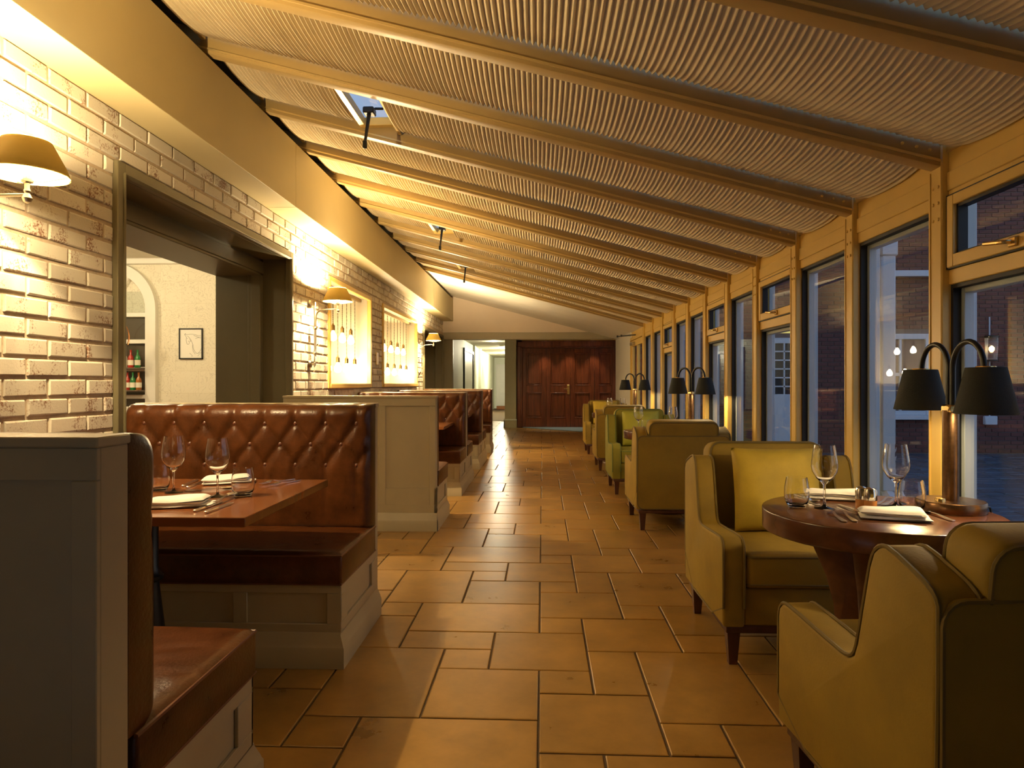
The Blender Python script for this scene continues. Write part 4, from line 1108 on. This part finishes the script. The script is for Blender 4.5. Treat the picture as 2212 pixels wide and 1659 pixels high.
FR, BK = -CD / 2, CD / 2
armp = [(0, .175), (0, .49), (.008, .52), (.03, .540), (.06, .546), (.36, .528), (.405, .530), (.432, .545), (.448, .58), (.50, .775), (.518, .815), (.545, .835), (.58, .838), (.70, .800), (.735, .782), (.748, .755), (.735, .175)]
armq = [(FR + p[0], p[1]) for p in armp]
def chair_meshes():
    out = []
    for sgn in (-1, 1):
        x0, x1 = (-CW / 2, -CW / 2 + .095) if sgn < 0 else (CW / 2 - .095, CW / 2)
        b = B(); prism(b, armq, x0, x1, 'X', .014, 3); out.append(('arm', b, 'v', None))
        b = B()
        for x in (x0 + .004, x1 - .004): tube(b, smoothpath([(x, p[0] + (.0 if i else 0), p[1]) for i, p in enumerate(armq)], 1, True), .0055, 6, True)
        out.append(('arm_piping', b, 'p', 'arm'))
    xi = CW / 2 - .092
    b = B(); box(b, -xi, xi, FR + .012, BK - .05, .175, .335, .01, 2); out.append(('seat_base', b, 'v', None))
    b = B(); pillow_box(b, -xi + .002, xi - .002, FR - .004, .16, .335, .482, .02); out.append(('seat_cushion', b, 'v', None))
    b = B()
    for zz in (.352, .468): tube(b, rr3(-xi + .004, xi - .004, FR - .002, .15, zz, .03), .005, 6, True)
    out.append(('seat_piping', b, 'p', 'seat_cushion'))
    # inner back, leaning and standing above the wings
    b = B(); M_ = Matrix.Translation((0, .185, .44)) @ Matrix.Rotation(R(-7), 4, 'X')
    prism(b, rrect(-xi + .004, xi - .004, 0, .47, .055, 5), -.0, .15, 'Y', .028, 4)
    bmesh.ops.transform(b, matrix=M_, verts=b.verts); out.append(('backrest', b, 'v', None))
    b = B()
    for y in (.006, .146):
        c = bmesh.new(); tube(c, [(p[0], y, p[1]) for p in rrect(-xi + .012, xi - .012, .008, .462, .05, 5)], .0055, 6, True); bmesh.ops.transform(c, matrix=M_, verts=c.verts); merge(b, c)
    out.append(('back_piping', b, 'p', 'backrest'))
    # outer back panel
    b = B(); prism(b, rrect(-CW / 2 + .004, CW / 2 - .004, .175, .775, .05, 5), BK - .06, BK, 'Y', .012, 3); box(b, -xi, xi, BK - .15, BK - .03, .6, .79, .03, 3); out.append(('outer_back', b, 'v', None))
    b = B(); tube(b, [(p[0], BK - .004, p[1]) for p in rrect(-CW / 2 + .008, CW / 2 - .008, .18, .772, .05, 5)], .0055, 6, True); out.append(('outer_piping', b, 'p', 'outer_back'))
    b = B(); box(b, -CW / 2 + .02, CW / 2 - .02, FR + .02, BK - .02, .140, .178, .004); out.append(('plinth_rail', b, 'w', None))
    for sx_ in (-1, 1):
        for sy_ in (-1, 1):
            b = B(); cx, cy = sx_ * (CW / 2 - .055), sy_ * (CD / 2 - .055)
            c = bmesh.new(); bmesh.ops.create_cone(c, cap_ends=True, segments=4, radius1=.024, radius2=.038, depth=.142); bmesh.ops.rotate(c, matrix=Matrix.Rotation(PI / 4, 3, 'Z'), verts=c.verts)
            bmesh.ops.translate(c, vec=(cx, cy, .071), verts=c.verts); merge(b, c); out.append(('leg', b, 'w', None))
    return out
def rr3(x0, x1, y0, y1, z, r): return [(p[0], p[1], z) for p in rrect(x0, x1, y0, y1, r, 3)]
def pillow_box(bm, x0, x1, y0, y1, z0, z1, r):
    b = bmesh.new(); prism(b, rrect(x0, x1, y0, y1, .03, 3), z0, z1, 'Z', r, 3)
    c = bmesh.new(); n = 14; g = []
    for j in range(n + 1):
        g.append([c.verts.new((x0 + .03 + (x1 - x0 - .06) * i / n, y0 + .03 + (y1 - y0 - .06) * j / n, z1 - .001 + .012 * (1 - (2 * i / n - 1) ** 2) ** .6 * (1 - (2 * j / n - 1) ** 2) ** .6 if 0 < i < n and 0 < j < n else z1 - .001)) for i in range(n + 1)])
    for a, d in zip(g, g[1:]):
        for i in range(n): c.faces.new((a[i], a[i + 1], d[i + 1], d[i]))
    merge(b, c); merge(bm, b)
def make_chair(lab, green, loc, rot):
    t = thing('armchair', lab, 'armchair', loc, rot, 'velvet armchairs along the windows'); par = {}
    mm = {'v': M_VELVETG if green else M_VELVET, 'p': M_VPIPEG if green else M_VPIPE, 'w': M_LEGW}
    last = None
    for nm, b, k, p in chair_meshes():
        o = obj(nm, b, mm[k], last if p else t, ang=50)
        if not p: last = o
    return t
chair0 = make_chair('olive gold velvet armchair facing the viewer at the nearest round table', False, (1.155, 3.285, 0), 0)
dup(chair0, (1.135, 1.765, 0), PI + R(4), 'olive velvet armchair with its back to the viewer in the right foreground')
dup(chair0, (1.175, 5.95, 0), PI, 'olive armchair with dark back to the viewer behind the nearest facing armchair')
make_chair('green lit olive velvet armchair facing the viewer, middle of the row by the windows', True, (1.17, 7.74, 0), 0)
dup(chair0, (1.175, 9.75, 0), PI, 'olive gold armchair turned away just behind the green lit armchair')
dup(chair0, (1.175, 11.93, 0), 0, 'farthest olive gold armchair, facing the viewer, before the mahogany doors')
def cushion(x, y, m, lab):
    b = B(); pillow(b, .42, .40, .145, 22); o = obj('scatter_cushion', b, m, ang=80); o.location = (x, y, .688); o.rotation_euler = (R(-10), 0, 0)
    tag(o, lab, 'cushion', 'square velvet cushions')
cushion(1.15, 3.345, M_CUSH, 'mustard velvet cushion on the nearest armchair facing the viewer')
cushion(1.16, 7.80, M_CUSHG, 'green lit mustard velvet cushion on the green lit armchair')
cushion(1.165, 11.99, M_CUSH, 'mustard velvet cushion on the farthest armchair facing the viewer')

# ================================================================== ROUND TABLES
TH_ = .75
def round_table(x, y, lab):
    t = thing('round_table', lab, 'table', (x, y, 0), 0, 'round pedestal tables'); r = .385
    b = B(); lathe(b, [(0, .675), (r - .006, .675), (r - .001, .677), (r, .682), (r, .744), (r - .001, .748), (r - .005, .75), (0, .75)], 72); obj('tabletop', b, M_TABLE_R, t, ang=60)
    for k in range(4):
        a = R(45 + 90 * k + 8); b = B()
        pr = [(.05, .676), (.245, .676), (.21, .60), (.165, .50), (.14, .40), (.135, .30), (.15, .20), (.19, .10), (.245, .03), (.255, .012), (.05, .012)]
        outl = []
        for i, p in enumerate(pr): outl.append(p)
        c = bmesh.new(); prism(c, outl, -.035, .035, 'Y', .008, 2); bmesh.ops.transform(c, matrix=Matrix.Rotation(a, 4, 'Z'), verts=c.verts); merge(b, c); obj('leg', b, M_TABLE_R, t)
    b = B(); lathe(b, [(0, .012), (.06, .012), (.06, .67), (0, .67)], 20); obj('core', b, M_TABLE_R, t)
    b = B(); lathe(b, [(0, 0), (.262, 0), (.266, .006), (.262, .014), (0, .014)], 40); obj('base_plate', b, M_TABLE_R, t)
    return t
TABS = [(1.195, 2.45), (1.20, 6.56), (1.20, 10.44)]
round_table(*TABS[0], 'dark walnut round table laid for two, nearest to the viewer')
round_table(*TABS[1], 'dark round table before the green lit armchair, mostly hidden')
round_table(*TABS[2], 'dark round table before the farthest armchair, hidden by chairs')

# ================================================================== TABLE LAMPS
def table_lamp(x, y, rot, lab):
    t = thing('table_lamp', lab, 'lamp', (x, y, TH_), rot, 'twin shade table lamps')
    b = B(); lathe(b, [(0, 0), (.106, 0), (.109, .004), (.109, .034), (.106, .038), (0, .038)], 48); obj('base', b, M_BRONZE, t)
    b = B(); lathe(b, [(0, .052), (.014, .052), (.016, .049), (.016, .036)], 16, (-.062, -.045, 0)); obj('switch', b, M_BRASS, t)
    b = B(); lathe(b, [(.026, .036), (.026, .355)], 24); obj('pole', b, M_BRONZE, t)
    b = B(); box(b, -.021, .021, -.026, .026, .345, .375, .006); obj('collar', b, M_BRASS, t)
    for s in (-1, 1):
        pts = [(0, s * .012, .36), (0, s * .012, .50)]
        pts += [(0, s * (.012 + .085 * (1 - math.cos(R(a)))), .50 + .092 * math.sin(R(a))) for a in range(10, 181, 10)] + [(0, s * .182, .488)]
        b = B(); tube(b, pts, .0095, 10); obj('gooseneck', b, M_BLACKM, t)
        cy = s * .190
        b = B(); lathe(b, [(.0, .506), (.028, .506), (.030, .502), (.030, .488), (.0, .488)], 20, (0, cy, 0)); obj('cap', b, M_BRASS, t)
        b = B(); lathe(b, [(.090, .350), (.091, .352), (.058, .500), (.056, .502), (.012, .502)], 40, (0, cy, 0)); sh = obj('shade', b, M_SHADEB, t, ang=60)
        b = B(); lathe(b, [(.0885, .352), (.056, .498), (.012, .499)], 40, (0, cy, 0)); obj('lining', b, M_SHADEIN, sh, ang=60)
        b = B(); lathe(b, [(0, .375), (.014, .38), (.019, .395), (.014, .42), (.011, .43), (.011, .488), (0, .488)], 14, (0, cy, 0)); obj('bulb', b, M_BULB, t)
        lamp('table_lamp_glow', (0, cy, .366), P_TABLE, WARM2, .012, t)
    b = B(); tube(b, smoothpath([(.10, .0, .012), (.14, .02, .01), (.17, .05, .004), (.19, .06, -.10), (.19, .06, -.30)], 2), .004, 6); obj('flex', b, M_RUBBER, t)
    return t
lm = table_lamp(1.455, 2.47, R(0), 'bronze table lamp with twin black shades on the nearest round table')
table_lamp(1.42, 6.41, R(28), 'bronze table lamp with twin black shades on the second round table')
table_lamp(1.43, 10.2, R(40), 'bronze table lamp with twin black shades on the farthest round table')

# ================================================================== TABLEWARE
gb = B()
lathe(gb, [(0, 0), (.034, 0), (.0348, .001), (.033, .0028), (.012, .006), (.005, .012), (.0040, .03), (.0038, .07), (.0048, .085), (.012, .093), (.028, .108), (.042, .132), (.0455, .150), (.0445, .170), (.040, .200), (.0355, .228), (.0345, .228), (.0390, .200), (.0435, .170), (.0445, .150), (.0410, .133), (.027, .110), (.010, .097), (0, .095)], 36)
wine_me = mesh_of('wine_glass', gb, M_GLASS, True, 60)
gb = B(); lathe(gb, [(0, 0), (.026, 0), (.031, .003), (.040, .022), (.0435, .045), (.0425, .070), (.036, .108), (.0345, .108), (.0410, .070), (.042, .045), (.038, .024), (.028, .009), (0, .009)], 36)
tumb_me = mesh_of('tumbler', gb, M_GLASS, True, 60)
def put(name, me, x, y, z, lab, cat, grp, rz=0):
    o = obj(name, me, None); o.location = (x, y, z); o.rotation_euler = (0, 0, rz); return tag(o, lab, cat, grp)
def wine(x, y, z, lab): return put('wine_glass', wine_me, x, y, z, lab, 'glass', 'wine glasses')
def tumb(x, y, z, lab): return put('tumbler', tumb_me, x, y, z, lab, 'glass', 'stemless tumblers')
TB = .76
wine(*G(1781, 1098, TH_), TH_, 'empty wine glass on the nearest round table, left one'); wine(*G(1935, 1094, TH_), TH_, 'empty wine glass on the nearest round table, beside the lamp base')
tumb(*G(1721, 1095, TH_), TH_, 'tumbler near the left rim of the nearest round table'); tumb(*G(1970, 1103, TH_), TH_, 'tumbler standing before the lamp base on the nearest round table')
wine(*G(375, 1064, TB), TB, 'wine glass on the nearest booth table, left one'); wine(*G(470, 1073, TB), TB, 'wine glass on the nearest booth table, right one by the spoon')
tumb(*G(343, 1060, TB), TB, 'tumbler on the nearest booth table half hidden by the bench back'); tumb(*G(525, 1071, TB), TB, 'tumbler on the nearest booth table before the rear napkin')
wine(.955, 6.56, TH_, 'wine glass on the second round table, left one'); wine(1.275, 6.52, TH_, 'wine glass on the second round table, below the lamp')
tumb(1.00, 6.42, TH_, 'tumbler on the second round table, left one'); tumb(1.31, 6.40, TH_, 'tumbler on the second round table, right one')
wine(1.08, 10.42, TH_, 'wine glass on the farthest round table, left one'); wine(1.275, 10.40, TH_, 'wine glass on the farthest round table, right one')
# shakers
for (px, py, w) in ((1862, 1101, 'rear'), (1880, 1104, 'front')):
    x, y = G(px, py, TH_)
    t = thing('shaker', 'orange shaker with chrome cap on the nearest round table, the %s one of the pair' % w, 'shaker', (x, y, TH_), 0, 'salt and pepper pair')
    b = B(); lathe(b, [(0, 0), (.0205, 0), (.0215, .002), (.0215, .040), (0, .040)], 24); obj('body', b, M_AMBER, t)
    b = B(); lathe(b, [(.0225, .039), (.0228, .042), (.0225, .066), (.019, .078), (.010, .083), (0, .0835)], 24); obj('cap', b, M_CHROME, t)
# napkins: folded linen, soft layers
def napkin_mesh(l, w, layers, seed):
    rnd = random.Random(seed); b = B(); n, m_ = 26, 14; z = 0
    for k in range(layers):
        th = (.013, .024)[k % 2]; sh = -.010 * k; l2 = l * (1 - .07 * k); w2 = w * (1 - .02 * k)
        c = bmesh.new(); g = []
        for s in (0, 1):
            rows = []
            for i in range(n + 1):
                r = []
                for j in range(m_ + 1):
                    u, v = -1 + 2 * i / n, -1 + 2 * j / m_
                    e = min(1, (1 - abs(u)) / .26, 1); e2 = min(1, (1 - abs(v)) / .55)
                    f = math.sqrt(max(0, 1 - (1 - e) ** 2)) * math.sqrt(max(0, 1 - (1 - e2) ** 2))
                    wave = .0035 * math.sin(2.3 * u + 1.3 * k + seed) * math.cos(1.7 * v + k)
                    hump = .010 * (u + .2) * .5 * (k + 1) / layers
                    zz = z + wave * (k > 0 or s) + max(0, hump) * s + th * (.5 + (.5 if s else -.5) * f)
                    r.append(c.verts.new((u * l2 / 2 + sh, v * w2 / 2 + .003 * math.sin(3 * u + k), zz)))
                rows.append(r)
            for a, d in zip(rows, rows[1:]):
                for j in range(m_): c.faces.new((a[j], a[j + 1], d[j + 1], d[j]))
        bmesh.ops.remove_doubles(c, verts=c.verts, dist=.0003); bmesh.ops.recalc_face_normals(c, faces=c.faces); merge(b, c); z += th * .82
    zmin = min(v.co.z for v in b.verts)
    for v in b.verts: v.co.z -= zmin
    return mesh_of('napkin', b, M_NAPKIN, True, 70)
def napkin(px, py, h, ang, lab, seed):
    x, y = G(px, py, h); put('napkin', napkin_mesh(.21, .105, 2, seed), x, y, h + .0005, lab, 'napkin', 'folded white napkins', R(ang))
napkin(1806, 1078, TH_, -22, 'folded white napkin behind the left wine glass on the nearest round table', 1)
napkin(1932, 1121, TH_, -20, 'folded white napkin at the front of the nearest round table', 2)
napkin(392, 1094, TB, 12, 'folded white napkin at the front of the nearest booth table', 3)
napkin(496, 1044, TB, 16, 'folded white napkin at the back of the nearest booth table, behind the tumbler', 4)
# cutlery, lying along local +x from handle end to tip
def ribbon(b, pts, th, prof):
    'flat strip: pts (x, half width), height given by prof(x)'
    c = bmesh.new(); L1 = []; 
    for s in (0, 1): L1.append([[c.verts.new((x, sg * w, prof(x) + s * th)) for sg in (-1, 1)] for x, w in pts])
    for i in range(len(pts) - 1):
        for s in (0, 1): c.faces.new((L1[s][i][0], L1[s][i][1], L1[s][i + 1][1], L1[s][i + 1][0]))
        for q in (0, 1): c.faces.new((L1[0][i][q], L1[1][i][q], L1[1][i + 1][q], L1[0][i + 1][q]))
    for i in (0, -1): c.faces.new((L1[0][i][0], L1[0][i][1], L1[1][i][1], L1[1][i][0]))
    bmesh.ops.recalc_face_normals(c, faces=c.faces); merge(b, c)
def hz(x): return .002 + .010 * math.exp(-((x - .135) / .028) ** 2)
b = B(); ribbon(b, [(0, .004), (.004, .009), (.03, .009), (.09, .004), (.125, .0035), (.14, .005), (.15, .012), (.158, .0125)], .0025, hz)
for q in (-.0105, -.0035, .0035, .0105):
    c = bmesh.new(); ribbon(c, [(.156, .002), (.20, .0012)], .0016, lambda x: hz(x) + .004 * (x - .156) / .044); bmesh.ops.translate(c, vec=(0, q, 0), verts=c.verts); merge(b, c)
fork_me = mesh_of('fork', b, M_STEEL)
b = B(); ribbon(b, [(0, .004), (.005, .0085), (.07, .0085), (.085, .006), (.088, .0075), (.15, .0095), (.185, .008), (.205, .001)], .003, lambda x: .001)
prism(b, rrect(0, .085, -.0075, .0075, .005, 2), .001, .0075, 'Z', .002, 1); knife_me = mesh_of('knife', b, M_STEEL)
b = B(); ribbon(b, [(0, .004), (.004, .0085), (.03, .0085), (.09, .004), (.135, .0035)], .0025, lambda x: .002 + .008 * math.exp(-((x - .11) / .03) ** 2))
c = bmesh.new(); g = []; n = 12
for s in (0, 1):
    rr_ = []
    for i in range(n + 1):
        r = i / n; rr_.append([c.verts.new((.160 + r * .030 * math.cos(2 * PI * k / 20), r * .020 * math.sin(2 * PI * k / 20), .0015 + .0075 * r * r + s * .0012)) for k in range(20)])
    for a, d in zip(rr_, rr_[1:]):
        for k in range(20):
            try: c.faces.new((a[k], a[(k + 1) % 20], d[(k + 1) % 20], d[k]))
            except ValueError: pass
    g.append(rr_[-1])
for k in range(20): c.faces.new((g[0][k], g[0][(k + 1) % 20], g[1][(k + 1) % 20], g[1][k]))
bmesh.ops.remove_doubles(c, verts=c.verts, dist=.0002); bmesh.ops.recalc_face_normals(c, faces=c.faces); merge(b, c)
spoon_me = mesh_of('spoon', b, M_STEEL)
def cut(kind, p0, p1, h, lab, dz=0.0):
    'p0 handle end, p1 tip, in photo pixels; true length about 20 cm'
    a = Vector(G(*p0, h)); d = Vector(G(*p1, h)); v = d - a; ln = v.length; mid = (a + d) / 2; v.normalize()
    st = mid - v * .10
    put(kind, {'fork': fork_me, 'knife': knife_me, 'spoon': spoon_me}[kind], st.x, st.y, h + .0006 + dz, lab, kind, 'cutlery', math.atan2(v.y, v.x))
cut('fork', (1836, 1136), (1777, 1099), TH_, 'steel fork at the front of the nearest round table, left of the two')
cut('fork', (1861, 1137), (1800, 1097), TH_, 'steel fork at the front of the nearest round table, right of the two')
cut('spoon', (1822, 1096), (1860, 1110), TH_, 'steel dessert spoon between the forks and the shakers')
cut('spoon', (2050, 1124), (1990, 1105), TH_, 'steel spoon beside the front napkin, partly behind the armchair')
cut('fork', (1896, 1090), (1922, 1079), TH_, 'steel fork behind the shakers on the nearest round table, left one')
cut('fork', (1912, 1091), (1938, 1081), TH_, 'steel fork behind the shakers on the nearest round table, right one')
cut('knife', (1718, 1074), (1768, 1092), TH_, 'steel knife behind the left tumbler on the nearest round table')
cut('spoon', (1730, 1072), (1764, 1088), TH_, 'steel spoon behind the left tumbler on the nearest round table')
cut('knife', (405, 1112), (492, 1080), TB, 'steel knife on the nearest booth table, left of the front pair')
cut('knife', (437, 1112), (510, 1085), TB, 'steel knife on the nearest booth table, right of the front pair')
cut('spoon', (450, 1098), (520, 1068), TB, 'steel spoon resting across the front knives on the booth table', .008)
cut('fork', (634, 1036), (565, 1048), TB, 'steel fork at the back right of the booth table, left one')
cut('fork', (640, 1040), (592, 1050), TB, 'steel fork at the back right of the booth table, right one')
cut('knife', (385, 1056), (435, 1034), TB, 'steel knife at the back left of the booth table, left one')
cut('knife', (395, 1058), (452, 1037), TB, 'steel knife at the back left of the booth table, right one')
cut('spoon', (424, 1061), (490, 1058), TB, 'steel dessert spoon between the two napkins on the booth table')
